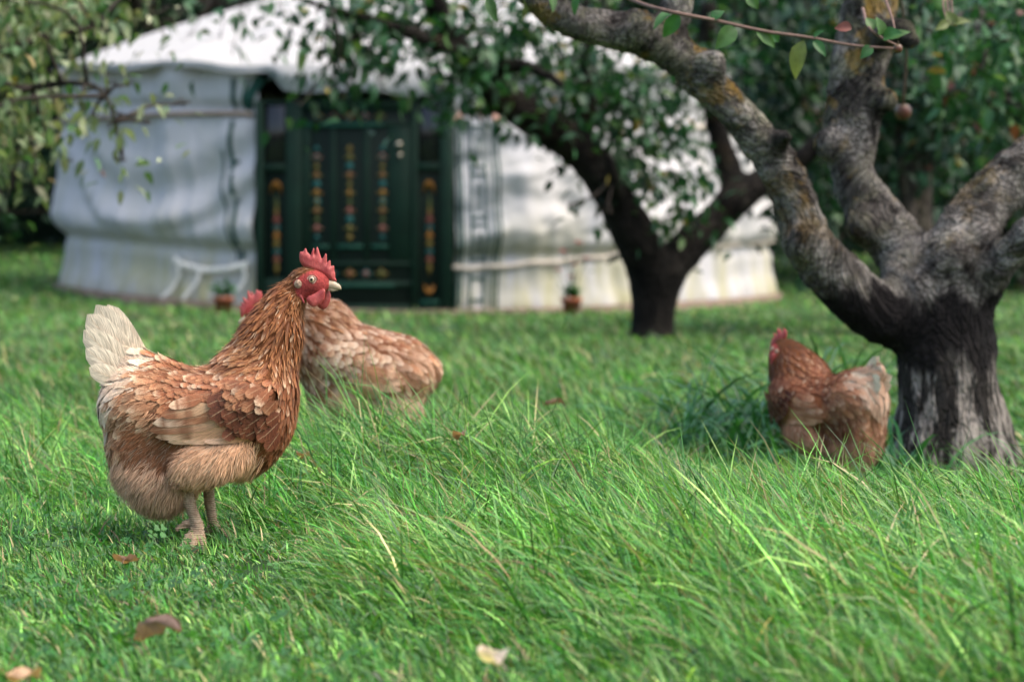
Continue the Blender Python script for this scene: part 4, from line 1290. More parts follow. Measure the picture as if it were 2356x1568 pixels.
def near_twigs():
    dt = 4.35
    o = near_p
    tm = flat_mat('young_twig_bark', (0.15, 0.095, 0.075), 0.7, 0.25, 0.3, 60)
    def tw(pts, r, dd=0.0):
        q = spline([P(x, y, d + dd) for x, y, d in pts], 30)
        a = Acc(); a.tube(q - o, np.linspace(r, r * 0.6, 30), 7)
        return a.build('twig', tm, near_root)
    t1 = tw([(1380, -40, 4.6), (1460, 2, 4.45), (1530, 24, dt), (1640, 46, dt), (1760, 72, dt), (1860, 86, dt), (1960, 104, dt), (2062, 112, dt)], 0.0042)
    t2 = tw([(1985, 20, 4.5), (1998, 62, dt), (2030, 88, dt), (2068, 106, dt)], 0.0036)
    tw([(2030, -20, 4.6), (2052, 40, 4.45), (2060, 80, 4.4)], 0.003)
    G1, G2, G3, RD = (0.05, 0.17, 0.045), (0.09, 0.20, 0.055), (0.20, 0.25, 0.08), (0.24, 0.08, 0.06)
    k = SX * dt / F
    for (X, Y, ex, ey, w, c, dd) in [
        (1562, 30, 1526, 88, 22, G1, 0), (1545, 28, 1500, 52, 18, G1, .1), (1640, 46, 1662, 20, 18, G1, 0), (1690, 60, 1652, 108, 26, G2, 0), (1740, 70, 1790, 104, 20, G2, 0), (1770, 74, 1796, 96, 16, G1, .05),
        (1850, 92, 1818, 180, 26, G3, 0), (1872, 92, 1900, 122, 14, G1, 0), (1872, 86, 1890, 66, 10, G1, 0), (2006, 106, 1982, 130, 16, G1, 0), (1960, 66, 1920, 58, 18, RD, 0),
        (2010, 68, 1996, 36, 18, G2, 0), (2025, 82, 2026, 40, 22, G2, 0), (2032, 88, 2066, 68, 24, G1, 0), (2045, 90, 2090, 64, 16, G2, .1),
        (1120, -10, 1142, 46, 18, G2, .6), (1205, 0, 1212, 48, 15, G3, .6), (1265, -20, 1280, 20, 16, G2, .5), (1330, -10, 1316, 32, 14, G1, .5), (1720, -15, 1744, 18, 20, G2, .3), (2200, 60, 2176, 22, 20, G3, .8), (2190, 56, 2232, 40, 18, G3, .8), (2180, 50, 2160, 64, 16, G3, .8)]:
        b = P(X, Y, dt + dd); e = P(ex, ey, dt + dd - rng.uniform(-0.01, 0.03))
        L = np.linalg.norm(e - b)
        up = norm(np.array([rng.normal(0, .5), -1.0, rng.uniform(0.3, 1.0)]))
        big_leaf('leaf', b, e - b, up, L * 0.98, w * 1.65 * k, np.array(c) * 0.75, near_root, o)
        if dd > 0.2:
            a = Acc(); a.tube(spline([b - o, P(X - 10, Y - 40, dt + dd + .1) - o, P(X - 14, -90, dt + dd + .3) - o], 8), np.full(8, 0.0025), 5)
            a.build('twig', tm, near_root)
    # small unripe apples
    q = NM('apple_skin', 0.4, 0.5); n_ = q.noise(14, 3, q.obj())
    q.base(q.mix(q.ramp(n_, [(0.4, 0.0), (0.62, 1.0)]), (0.075, 0.065, 0.02), (0.12, 0.040, 0.024)))
    for X, Y, d, r in ((2066, 112, 4.33, 0.0085), (2078, 258, 6.2, 0.022)):
        c = P(X, Y, d)
        a = Acc()
        pr = [(0.001, r * 0.75), (r * 0.25, r * 0.9), (r * 0.6, r * 0.92), (r * 0.95, r * 0.45), (r, 0), (r * 0.85, -r * 0.55), (r * 0.45, -r * 0.9), (0.001, -r * 0.8)]
        lathe(a, pr[::-1], 14)
        a.tube([(0, 0, r * 0.7), (0.1 * r, 0, r * 1.6)], [r * 0.07] * 2, 5)
        f = a.build('apple', q.m); f.location = c
        tag(f, 'tiny unripe apple at the end of the bare twig' if r < 0.02 else 'red and yellow apple hanging beside the upright limb', 'apple', 'apples on the tree')
    a = Acc(); a.tube(spline([P(2078, 245, 6.2), P(2085, 100, 6.1), P(2060, -80, 5.9)], 10) - o, np.full(10, 0.004), 5)
    a.build('twig', tm, near_root)
near_twigs()

# ------------------------------------------------------------------ hens
HK = 0.000611          # metres per measured pixel at the front hen

def hp(X, Y, y=0.0):
    """side view position (front hen's pixels) -> hen space, hen looks along +x"""
    X = np.asarray(X, float); Y = np.asarray(Y, float)
    return np.stack(np.broadcast_arrays((X - 445) * HK, y, (1255 - Y) * HK), -1)

def E(X, Y, a, b, c, rot=0, k=0.02, y=0):
    return ('e', hp(X, Y, y * HK), np.array([a, c, b]) * HK, math.radians(rot), k)
def Cc(X1, Y1, r1, X2, Y2, r2, sy=1.0, k=0.02, y1=0, y2=0):
    return ('c', hp(X1, Y1, y1 * HK), hp(X2, Y2, y2 * HK), r1 * HK, r2 * HK, sy, k)

def feather_mat(name, firm):
    q = NM(name, 0.62, 0.28)
    a = q.attr('col').outputs['Color']; b = q.attr('col2').outputs['Color']
    v = q.n('SeparateXYZ'); q.l(q.attr('fuv').outputs['Vector'], v.inputs[0])
    t, s, rnd = v.outputs
    sa = q.math('ABSOLUTE', s)
    # barbs slant outwards from the shaft
    cb = q.n('CombineXYZ')
    q.l(q.math('MULTIPLY', q.math('SUBTRACT', t, q.math('MULTIPLY', sa, 0.33)), 26.0), cb.inputs[0])
    q.l(q.math('MULTIPLY', s, 2.2), cb.inputs[1]); q.l(q.math('MULTIPLY', rnd, 97.0), cb.inputs[2])
    barb = q.noise(1.0, 3, cb.outputs[0], 0.6)
    tip = q.n('MapRange', interpolation_type='SMOOTHSTEP')
    q.l(q.math('ADD', q.math('ADD', t, q.math('MULTIPLY', sa, 0.16)), q.math('MULTIPLY_ADD', barb, 0.5, -0.25)), tip.inputs[0])
    tip.inputs[1].default_value = 0.45; tip.inputs[2].default_value = 1.02
    c = q.mix(tip.outputs[0], a, b)
    sh = q.math('LESS_THAN', sa, 0.055)
    c = q.mix(q.math('MULTIPLY', sh, 0.40), c, (0.62, 0.42, 0.24))
    k = q.ramp(barb, [(0.25, 0.52), (0.75, 1.42)])
    c = q.mix(1.0, c, k, 'MULTIPLY')
    q.base(c)
    q.bump(barb, 0.6, 0.0018)
    # ragged edge where the barbs part
    ed = q.math('MAXIMUM', q.math('MULTIPLY_ADD', sa, 2.0, -1.15), q.math('MULTIPLY_ADD', t, 3.0, -2.2))
    al = q.math('LESS_THAN', ed, q.math('MULTIPLY_ADD', barb, 1.6 - firm, -0.30 + firm * 1.9))
    tr = q.n('BsdfTransparent'); mx = q.n('MixShader')
    q.l(al, mx.inputs[0]); q.l(tr.outputs[0], mx.inputs[1]); q.l(q.b.outputs[0], mx.inputs[2])
    q.l(mx.outputs[0], q.out.inputs['Surface'])
    return q.m
FEATHER = feather_mat('feather', 0.0)
QUILL = feather_mat('quill_feather', 0.42)
def _col_mat(name, rough, spec):
    q = NM(name, rough, spec); q.base(q.attr('col').outputs['Color']); return q.m
DOWN = _col_mat('down', 0.75, 0.2)
def _skin():
    q = NM('hen_skin', 0.75, 0.14); o = q.obj()
    n1 = q.noise(420, 4, o); n2_ = q.noise(900, 2, o)
    q.base(q.mix(1.0, q.attr('col').outputs['Color'], q.ramp(n1, [(0.3, 0.62), (0.7, 1.3)]), 'MULTIPLY'))
    q.bump(q.math('ADD', n1, n2_), 0.8, 0.002)
    return q.m
SKIN = _skin()
def _red():
    q = NM('red_comb', 0.45, 0.45); o = q.obj()
    n1 = q.noise(700, 3, o); nb = q.noise(90, 3, o)
    c = q.mix(q.ramp(nb, [(0.35, 0), (0.7, 1)]), (0.34, 0.040, 0.038), (0.46, 0.095, 0.080))
    q.base(q.mix(1.0, c, q.ramp(n1, [(0.3, 0.75), (0.7, 1.25)]), 'MULTIPLY'))
    q.b.inputs['Subsurface Weight'].default_value = 0.15
    q.b.inputs['Subsurface Radius'].default_value = (0.004, 0.001, 0.001)
    q.bump(n1, 0.6, 0.001)
    return q.m
REDM = _red()
def _shank():
    q = NM('shank_skin', 0.6, 0.35); o = q.obj()
    w = q.n('TexWave', Scale=120.0, Distortion=3.0, Detail=2.0); w.bands_direction = 'Z'; q.l(o, w.inputs['Vector'])
    nn_ = q.noise(160, 4, o)
    c = q.mix(q.ramp(nn_, [(0.35, 0), (0.7, 1)]), (0.36, 0.23, 0.14), (0.56, 0.42, 0.27))
    q.base(q.mix(q.math('MULTIPLY', w.outputs[0], 0.35), c, (0.20, 0.12, 0.085)))
    q.bump(w.outputs[0], 0.6, 0.002)
    return q.m
SHANK = _shank()
BEAK = flat_mat('horn_beak', (0.46, 0.36, 0.24), 0.42, 0.4, 0.22, 160, 0.1)
EYEM = _col_mat('eye', 0.12, 0.5)

# kind: length, width, pointedness, base colour, tip colour, cream-tip share, lift
REG = {
    'head':   (15, 5, 0.9, (0.17, 0.066, 0.022), (0.30, 0.135, 0.048), 0.10, 0.0016),
    'neck':   (46, 10, 1.0, (0.155, 0.052, 0.017), (0.34, 0.15, 0.055), 0.12, 0.0028),
    'neckl':  (50, 15, 0.8, (0.20, 0.070, 0.024), (0.46, 0.25, 0.115), 0.40, 0.0024),
    'breast': (36, 18, 0.4, (0.165, 0.055, 0.021), (0.26, 0.105, 0.042), 0.07, 0.0019),
    'back':   (42, 22, 0.4, (0.21, 0.076, 0.031), (0.38, 0.20, 0.10), 0.28, 0.0018),
    'rump':   (56, 26, 0.45, (0.32, 0.155, 0.078), (0.54, 0.35, 0.21), 0.38, 0.0022),
    'rumpw':  (68, 24, 0.5, (0.66, 0.52, 0.38), (0.78, 0.69, 0.55), 0.40, 0.003),
    'under':  (46, 26, 0.5, (0.18, 0.078, 0.036), (0.27, 0.13, 0.062), 0.04, 0.004),
    'thigh':  (44, 22, 0.6, (0.58, 0.34, 0.19), (0.72, 0.48, 0.30), 0.25, 0.004),
    'fluff':  (42, 22, 0.6, (0.45, 0.28, 0.175), (0.58, 0.40, 0.265), 0.10, 0.004),
}
CREAM = np.array([0.74, 0.60, 0.42])
DOWNY = ('thigh', 'fluff', 'under')

def feather_geo(f, p0, d, L, W, pt, c1, c2, l0, l1, r, nt=5, hug=True, cup=0.09, nrm=None):
    n = len(p0)
    ts = np.linspace(0, 1, nt + 1)[:]
    V = np.zeros((n, nt + 1, 3, 3)); UV = np.zeros((n, nt + 1, 3, 3))
    rnd = r.uniform(0, 1, n)
    prev = None
    q = p0.copy()
    for i, t in enumerate(ts):
        if hug:
            q = p0 + d * (L * t)[:, None] if i == 0 else prev + dcur * (L * (t - ts[i - 1]))[:, None]
            g = sgrad(f, q)
            q = q + g * ((l0 + l1 * t ** 1.6) - f(q))[:, None]
            g = sgrad(f, q)
            dcur = (d if i == 0 else norm(q - prev))
            dcur = norm(dcur - g * np.sum(dcur * g, 1, keepdims=True))
        else:
            g = nrm
            q = p0 + d * (L * t)[:, None] + g * (l0 + l1 * t * t)[:, None]
            dcur = d
        prev = q
        s = np.cross(g, dcur); s = norm(s)
        rise = np.minimum(1, (t / 0.28)) ** 0.7 * 0.85 + 0.15
        rd = np.sqrt(np.maximum(0, 1 - (np.maximum(t - 0.52, 0) / 0.48) ** 2.4))
        pd = np.where(t < 0.35, 1, np.maximum(0, 1 - (t - 0.35) / 0.65) ** 0.85)
        w = W * rise * (rd * (1 - pt) + pd * pt) * 0.5
        for k, sg in enumerate((-1, 0, 1)):
            V[:, i, k] = q + s * (w * sg)[:, None] - g * (abs(sg) * cup * w)[:, None]
            UV[:, i, k] = np.stack([np.full(n, t), np.full(n, sg), rnd], 1)
    m = (nt + 1) * 3
    Q = []
    for i in range(nt):
        for k in range(2):
            a = i * 3 + k
            Q.append((a, a + 1, a + 4, a + 3))
    Q = ((np.arange(n) * m)[:, None, None] + np.array(Q)[None]).reshape(-1, 4)
    return V.reshape(-1, 3), Q, UV.reshape(-1, 3), np.repeat(c1, m, 0), np.repeat(c2, m, 0)

def feather_obj(name, geos, parent, mat=None):
    V, Q, U, A, B, k = [], [], [], [], [], 0
    for v, q, u, a, b in geos:
        V.append(v); Q.append(q + k); U.append(u); A.append(a); B.append(b); k += len(v)
    return mesh(name, np.concatenate(V), np.concatenate(Q), mat or FEATHER, parent, True,
                {'col': np.concatenate(A), 'col2': np.concatenate(B), 'fuv': np.concatenate(U)})

def in_poly(X, Y, poly):
    c = np.zeros(len(X), bool); n = len(poly)
    for i in range(n):
        x1, y1 = poly[i]; x2, y2 = poly[(i + 1) % n]
        c ^= ((y1 > Y) != (y2 > Y)) & (X < (x2 - x1) * (Y - y1) / (y2 - y1 + 1e-12) + x1)
    return c

def poly_sd(X, Y, poly):
    poly = np.asarray(poly, float); d = np.full(len(X), 1e9)
    for i in range(len(poly)):
        a = poly[i]; b = poly[(i + 1) % len(poly)]; e = b - a
        t = np.clip(((X - a[0]) * e[0] + (Y - a[1]) * e[1]) / (e @ e), 0, 1)
        d = np.minimum(d, np.hypot(X - a[0] - t * e[0], Y - a[1] - t * e[1]))
    return np.where(in_poly(X, Y, poly), -d, d)

def z7(x, y): return ((680 + x / 7.84) / 1.0611, (580 + y / 7.84) / 1.0611)
COMB = [z7(*p) for p in [(365,290),(378,210),(440,205),(470,150),(490,138),(505,165),(520,215),(590,285),(605,220),(640,135),(655,140),(655,270),(670,255),(695,130),(712,115),(730,150),(760,250),(795,355),(830,320),(870,245),(895,260),(895,430),(920,400),(950,370),(965,380),(970,490),(1005,475),(1035,480),(1035,580),(1050,610),(1055,700),(1085,775),(1000,770),(900,700),(760,620),(650,570),(520,530),(420,470),(375,390)]]
WATTLE = [z7(*p) for p in [(515,1105),(560,1060),(680,1010),(800,930),(860,915),(882,960),(880,1010),(860,1130),(790,1220),(700,1255),(640,1265),(560,1210),(525,1150)]]
WATTLE2 = [z7(*p) for p in [(820,940),(940,960),(967,1050),(950,1160),(900,1270),(830,1325),(760,1310),(700,1250),(720,1100)]]
LOBE = [z7(*p) for p in [(292,915),(320,865),(400,880),(432,930),(432,1050),(495,1205),(450,1190),(410,1110),(345,1040)]]
HEAD0 = np.array([715.0, 648.0])

def wrap_y(f, X, Y, sgn):
    """point on the body surface at side position X, Y seen from side sgn"""
    p = hp(X, Y, sgn * 0.16)
    for _ in range(60):
        d = f(p)
        p[:, 1] -= sgn * np.clip(d, -0.01, 0.03) * 0.8
        p[:, 1] = np.where(p[:, 1] * sgn < 0.0, 0, p[:, 1])
    return p

def poisson(r, pts, rad):
    cell = {}
    keep = []
    cs = float(np.max(rad))
    for i in range(len(pts)):
        p = pts[i]; k = tuple((p // cs).astype(int)); ok = True
        for a in (-1, 0, 1):
            for b in (-1, 0, 1):
                for c in (-1, 0, 1):
                    for j in cell.get((k[0] + a, k[1] + b, k[2] + c), ()):
                        q = pts[j]
                        if (q[0]-p[0])**2 + (q[1]-p[1])**2 + (q[2]-p[2])**2 < rad[i] ** 2:
                            ok = False; break
                    if not ok: break
                if not ok: break
            if not ok: break
        if ok:
            cell.setdefault(k, []).append(i); keep.append(i)
    return np.array(keep)

def make_hen(sp, loc, rz, scale, label, seed):
    r = np.random.default_rng(seed)
    root = empty('hen', loc, rz, scale)
    tag(root, label, 'hen', 'brown hens in the orchard grass')
    hc = np.array(sp['head']); ha = math.radians(sp.get('head_rot', 0))
    def HT(X, Y):
        dx, dy = X - HEAD0[0], Y - HEAD0[1]
        return hc[0] + dx * math.cos(ha) + dy * math.sin(ha), hc[1] - dx * math.sin(ha) + dy * math.cos(ha)
    hr = math.degrees(ha)
    prims = list(sp['prims'])
    hd = [E(*HT(707, 644), 42, 34, 31, hr, 0.010), E(*HT(735, 647), 20, 21, 18, hr - 15, 0.008)]
    f = make_sdf(prims, 0.0042, hd)
    V, Q = surface_nets(f, (-0.19, -0.125, 0.0), (0.24, 0.125, 0.42), sp['h'])
    PX = V[:, 0] / HK + 445; PY = 1255 - V[:, 2] / HK
    def face_mask(X, Y):
        """1 inside the bare red face"""
        dx, dy = X - hc[0], Y - hc[1]
        hx = HEAD0[0] + dx * math.cos(ha) - dy * math.sin(ha); hy = HEAD0[1] + dx * math.sin(ha) + dy * math.cos(ha)
        poly = [(672, 640), (690, 628), (706, 617), (728, 612), (748, 622), (790, 636), (800, 656), (746, 660), (718, 672), (698, 682), (683, 674)]
        return poly_sd(hx, hy, poly)
    anch = sp['anchors']; names = sorted(REG)
    AX = np.array([(a[0], a[1]) for a in anch], float); AR = np.array([names.index(a[2]) for a in anch])
    def region(X, Y, jit):
        d = np.hypot(X[:, None] - AX[None, :, 0], Y[:, None] - AX[None, :, 1])
        d = d + r.uniform(0, 1, d.shape) * jit
        return AR[np.argmin(d, 1)]
    tab1 = np.array([REG[n][3] for n in names]); tab2 = np.array([REG[n][4] for n in names])
    rv = region(PX, PY, 8)
    bc = tab1[rv] * 0.8
    fm = face_mask(PX, PY)
    k = ss(2, -2, fm)[:, None]
    bc = bc * (1 - k) + np.array([[0.33, 0.050, 0.045]]) * k * (1 + 0.45 * noise(V / HK / 7.0, 8)[:, None])
    tag(mesh('body', V, Q, SKIN, root, True, {'col': bc}))
    # ---- scatter feathers on the body
    A_, B_, C_ = V[Q[:, 0]], V[Q[:, 1]], V[Q[:, 2]]
    ar = np.linalg.norm(np.cross(B_ - A_, C_ - A_), axis=1)
    nb = sp['nf']
    fi = r.choice(len(Q), nb * 9, p=ar / ar.sum())
    w = r.dirichlet((1, 1, 1, 1), len(fi))
    p = np.einsum('ij,ijk->ik', w, V[Q[fi]])
    X = p[:, 0] / HK + 445; Y = 1255 - p[:, 2] / HK
    ok = (face_mask(X, Y) > 1.5) & ~(in_poly(X, Y, sp['wing_skip']) & (np.abs(p[:, 1]) > 0.035))
    p, X, Y = p[ok], X[ok], Y[ok]
    rg = region(X, Y, 30)
    tL = np.array([REG[n][0] for n in names], float); tW = np.array([REG[n][1] for n in names], float)
    rad = np.sqrt(tL[rg] * tW[rg]) * HK * 0.50 * sp.get('sparse', 1)
    kp = poisson(r, p, rad)
    p, X, Y, rg = p[kp], X[kp], Y[kp], rg[kp]
    gd = np.array(sp['guides'], float)
    dd = np.hypot(X[:, None] - gd[None, :, 0], Y[:, None] - gd[None, :, 1])
    ww = 1 / (dd + 12) ** 3
    gv = gd[:, 2:4] / np.linalg.norm(gd[:, 2:4], axis=1, keepdims=True)
    v = ww @ gv
    n = len(p)
    d3 = np.stack([v[:, 0], np.zeros(n), -v[:, 1]], 1)
    g = sgrad(f, p)
    d3 = norm(d3 + r.normal(0, 0.2, (n, 3)) * np.linalg.norm(d3, axis=1, keepdims=True))
    d3 = norm(d3 - g * np.sum(d3 * g, 1, keepdims=True))
    L = tL[rg] * HK * r.uniform(0.8, 1.25, n); W = tW[rg] * HK * r.uniform(0.8, 1.2, n)
    pt = np.array([REG[n_][2] for n_ in names])[rg]
    lift = np.array([REG[n_][6] for n_ in names])[rg] * r.uniform(0.6, 1.5, n)
    cr = np.array([REG[n_][5] for n_ in names])[rg]
    br = r.uniform(0.74, 1.28, (n, 1))
    pat = (1 + 0.42 * noise(np.stack([X, Y, p[:, 1] / HK], 1) / 34.0, seed) + 0.22 * noise(np.stack([X, Y, p[:, 1] / HK], 1) / 13.0, seed + 1))[:, None]
    c1 = tab1[rg] * br * pat; c2 = tab2[rg] * br * pat
    cm = (r.uniform(0, 1, n) < cr)
    c2[cm] = c2[cm] * 0.35 + CREAM * 0.65 * br[cm]
    pale = sp.get('pale', 0)
    if pale:
        m = np.clip(r.normal(pale, 0.28, (n, 1)) + 0.6 * noise(np.stack([X, Y, p[:, 1] / HK], 1) / 24.0, seed + 3)[:, None], 0, 0.95)
        tint = np.array([[0.56, 0.39, 0.27]])
        c1 = c1 * (1 - m) + tint * m; c2 = c2 * (1 - m) + np.array([[0.74, 0.62, 0.48]]) * m
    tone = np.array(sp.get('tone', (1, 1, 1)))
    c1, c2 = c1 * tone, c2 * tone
    neck = np.isin(rg, [names.index(q) for q in ('head', 'neck', 'neckl')])
    geo = lambda m: feather_geo(f, p[m], d3[m], L[m], W[m], pt[m], c1[m], c2[m], np.full(m.sum(), 0.0008), lift[m], r, 5)
    tag(feather_obj('neck_feathers', [geo(neck)], root), kind='stuff')
    tag(feather_obj('body_feathers', [geo(~neck)], root), kind='stuff')
    # ---- soft down on thighs and belly, wisps on the rest
    nd = sp['nd']
    fi = r.choice(len(Q), nd * 5, p=ar / ar.sum())
    w = r.dirichlet((1, 1, 1, 1), len(fi))
    p = np.einsum('ij,ijk->ik', w, V[Q[fi]])
    X = p[:, 0] / HK + 445; Y = 1255 - p[:, 2] / HK
    rg = region(X, Y, 26)
    dn = np.isin(rg, [names.index(q) for q in DOWNY])
    ok = (dn | (r.uniform(0, 1, len(p)) < 0.10)) & (face_mask(X, Y) > 2) & ~(in_poly(X, Y, sp['wing_skip']) & (np.abs(p[:, 1]) > 0.035))
    sel = np.nonzero(ok)[0][:nd]
    p, X, Y, rg, dn = p[sel], X[sel], Y[sel], rg[sel], dn[sel]
    dd = np.hypot(X[:, None] - gd[None, :, 0], Y[:, None] - gd[None, :, 1])
    v = (1 / (dd + 12) ** 3) @ gv
    n = len(p)
    d3 = norm(np.stack([v[:, 0], np.zeros(n), -v[:, 1]], 1))
    cl = np.stack([noise(p / HK / 16.0, 5 + i) for i in range(3)], 1)         # combed into locks
    g = sgrad(f, p)
    d3 = norm(d3 + cl * 0.42 + r.normal(0, 0.12, (n, 3)))
    d3 = norm(d3 - g * np.sum(d3 * g, 1, keepdims=True))
    L = np.where(rg == names.index('fluff'), 38, np.where(dn, 31, 16)) * HK * r.uniform(0.6, 1.3, n)
    L *= np.where(rg == names.index('head'), 0.4, 1)
    base = p + g * 0.001
    lv = np.where(rg == names.index('fluff'), 0.0105, np.where(dn, 0.007, 0.0042)) * r.uniform(0.5, 1.5, n) * np.where(rg == names.index('head'), 0.4, 1)
    S = 3
    Vs = np.zeros((n, 2 * S + 1, 3)); q = base
    sd = norm(np.cross(g, d3)) ; wid = r.uniform(0.00035, 0.00080, n)
    for i in range(S + 1):
        t = i / S
        if i: q = q + d3 * (L / S)[:, None]
        gg = sgrad(f, q); q2 = q + gg * ((0.001 + lv * t ** 1.3) - f(q))[:, None]; q = q2
        ww_ = wid * (1 - 0.6 * t)
        if i < S:
            Vs[:, 2 * i] = q - sd * ww_[:, None]; Vs[:, 2 * i + 1] = q + sd * ww_[:, None]
        else: Vs[:, 2 * S] = q
    T = []
    for i in range(S - 1): T += [(2 * i, 2 * i + 1, 2 * i + 3), (2 * i, 2 * i + 3, 2 * i + 2)]
    T.append((2 * S - 2, 2 * S - 1, 2 * S))
    T = ((np.arange(n) * (2 * S + 1))[:, None, None] + np.array(T)[None]).reshape(-1, 3)
    lock = (1 + 0.30 * noise(p / HK / 12.0, 77))[:, None]
    Cn = (tab2[rg] * 0.6 + tab1[rg] * 0.4) * r.uniform(0.85, 1.2, (n, 1)) * lock * tone
    if pale: Cn = Cn * (1 - pale) + np.array([[0.62, 0.47, 0.34]]) * pale
    hl = r.uniform(0, 1, n) < 0.12
    Cn[hl] = Cn[hl] * 0.5 + CREAM * 0.4
    tag(mesh('down', Vs.reshape(-1, 3), T, DOWN, root, True, {'col': np.repeat(Cn, 2 * S + 1, 0)}), kind='stuff')
    # ---- wings
    wg = sp['wing']; wdx, wdy = sp.get('wing_shift', (0, 0))
    for sgn in (-1, 1):
        geos = []
        def scat(poly, rad, Lp, Wp, dirn, ca, cb, cream, l0, l1, pnt=0.05):
            poly = np.array(poly, float) + (wdx, wdy)
            lo, hi = poly.min(0), poly.max(0)
            q = r.uniform(lo, hi, (2500, 2)); q = q[in_poly(q[:, 0], q[:, 1], poly)]
            q3 = np.concatenate([q, np.zeros((len(q), 1))], 1)
            q = q[poisson(r, q3, np.full(len(q), float(rad)))]
            m = len(q)
            P0 = wrap_y(f, q[:, 0], q[:, 1], sgn)
            D = np.array([dirn[0], 0, -dirn[1]]); D = D / np.linalg.norm(D)
            D = norm(np.tile(D, (m, 1)) + r.normal(0, 0.09, (m, 3)))
            gg = sgrad(f, P0); D = norm(D - gg * np.sum(D * gg, 1, keepdims=True))
            b = r.uniform(0.78, 1.25, (m, 1))
            a1 = np.array(ca) * b * tone; a2 = np.tile(np.array(cb)[None], (m, 1)) * b * tone
            cmk = r.uniform(0, 1, m) < cream
            a2[cmk] = a2[cmk] * 0.5 + CREAM * 0.42 * b[cmk]
            if pale:
                mm = np.clip(r.normal(pale, 0.22, (m, 1)), 0, 0.9)
                a1 = a1 * (1 - mm) + np.array([[0.62, 0.45, 0.31]]) * mm; a2 = a2 * (1 - mm) + np.array([[0.72, 0.58, 0.44]]) * mm
            geos.append(feather_geo(f, P0, D, Lp * HK * r.uniform(.85, 1.2, m), Wp * HK * r.uniform(.85, 1.15, m), np.full(m, pnt), a1, a2,
                                    np.full(m, l0), l1 * r.uniform(.7, 1.4, m), r, 5, True, 0.08))
        for a in wg['scatter']: scat(*a)
        wo = feather_obj('wing', geos, root)
        for kf, (rx, ry, tx, ty, wd, ca, cb) in enumerate(wg['flight']):
            rx, ry, tx, ty = rx + wdx, ry + wdy, tx + wdx, ty + wdy
            P0 = wrap_y(f, np.array([rx]), np.array([ry]), sgn)
            D = hp([tx], [ty], P0[:, 1]) - P0; Ln = np.linalg.norm(D, axis=1)
            gg = sgrad(f, P0); D = norm(D - gg * np.sum(D * gg, 1, keepdims=True))
            gq = feather_geo(f, P0, D, Ln, np.array([wd * HK]), np.array([0.12]), np.array([ca]) * tone, np.array([cb]) * tone, np.array([0.004 + 0.0011 * kf]), np.array([0.004]), r, 12, True, 0.10)
            if kf >= 3:                                        # brown barring on the upper quills
                t_ = gq[2][:, 0]; bar = (ss(0.1, 0.6, np.sin(t_ * 19.0 + kf * 0.9)) * ss(0.25, 0.45, t_) * ss(1.02, 0.9, t_) * 0.8)[:, None]
                gq = (gq[0], gq[1], gq[2], gq[3] * (1 - bar) + np.array([[0.24, 0.095, 0.042]]) * bar, gq[4] * (1 - bar) + np.array([[0.24, 0.095, 0.042]]) * bar)
            feather_obj('flight_feather', [gq], wo, QUILL)
    # ---- tail
    for sgn in (-1, 1):
        for kf, (rx, ry, tx, ty, wd, yo) in enumerate(sp['tail']):
            P0 = hp([rx], [ry], sgn * yo[0] * HK); T1 = hp([tx], [ty], sgn * yo[1] * HK)
            D = T1 - P0; Ln = np.linalg.norm(D, axis=1); D = D / Ln
            nr = np.array([[0, sgn, 0.0]]); nr = norm(nr - D * np.sum(nr * D, 1, keepdims=True))
            ca = np.array([sp.get('tail_col', (0.66, 0.53, 0.37))]) * r.uniform(0.94, 1.06); cb = np.array([(0.73, 0.62, 0.46)]) * r.uniform(0.94, 1.06)
            gq = feather_geo(f, P0, D, Ln, np.array([wd * HK]), np.array([0.0]), ca, cb, np.array([0.0]), np.array([sgn * 0.0]) + r.normal(0, 0.003), r, 12, False, 0.14, nr)
            feather_obj('tail_feather', [gq], root, QUILL)
    # ---- comb, wattles, lobes
    def sheet(name, poly, thick, yc, h=0.0010, lean=0.0, mat=REDM):
        pl = [HT(*q) for q in poly]
        pm = np.array([hp(*q)[[0, 2]] for q in pl])
        lo, hi = pm.min(0) - 0.003, pm.max(0) + 0.003
        top = pm[:, 1].max()
        def fn(q):
            d2 = poly_sd(q[:, 0], q[:, 1 + 1], pm)
            yy = q[:, 1] - yc - lean * (q[:, 2] - top)
            yy = yy - 0.0012 * np.sin(q[:, 0] * 260) * 0.6
            th = thick * np.sqrt(np.clip(-d2 / 0.005, 0, 1)) + 0.0004
            return np.where(d2 < 0, np.abs(yy) - th, np.hypot(d2, np.maximum(np.abs(yy) - 0.0004, 0)) - 0.0002)
        v, q = surface_nets(fn, (lo[0], yc - 0.012, lo[1]), (hi[0], yc + 0.012, hi[1]), h)
        return mesh(name, v, q, mat, root)
    hh = 0.0010 if sp['h'] < 0.004 else 0.0016
    sheet('comb', COMB, 0.0034, 0.0, hh)
    sheet('wattle', WATTLE, 0.0026, -0.0165, hh); sheet('wattle', WATTLE2, 0.0026, 0.006, hh)
    for sgn in (-1, 1):
        px_, py_ = HT(694, 690)
        ys = abs(wrap_y(f, np.array([px_]), np.array([py_ - 8]), sgn)[0, 1])
        sheet('ear_lobe', LOBE, 0.0022, sgn * (ys + 0.003), hh)
        cx_, cy_ = HT(684, 646)
        c = wrap_y(f, np.array([cx_]), np.array([cy_]), sgn)[0]
        fl = make_sdf([('e', c, np.array([0.0058, 0.0030, 0.0062]), 0.0, 0.001)])
        v, q = surface_nets(fl, c - 0.009, c + 0.009, 0.0012)
        v = v + 0.0006 * noise(v * 900, 3)[:, None]
        mesh('ear_patch', v, q, SKIN, root, True, {'col': np.tile([[0.42, 0.29, 0.20]], (len(v), 1))})
        # eye: ball with pupil and iris, ringed lids
        ex, ey = HT(715.5, 636)
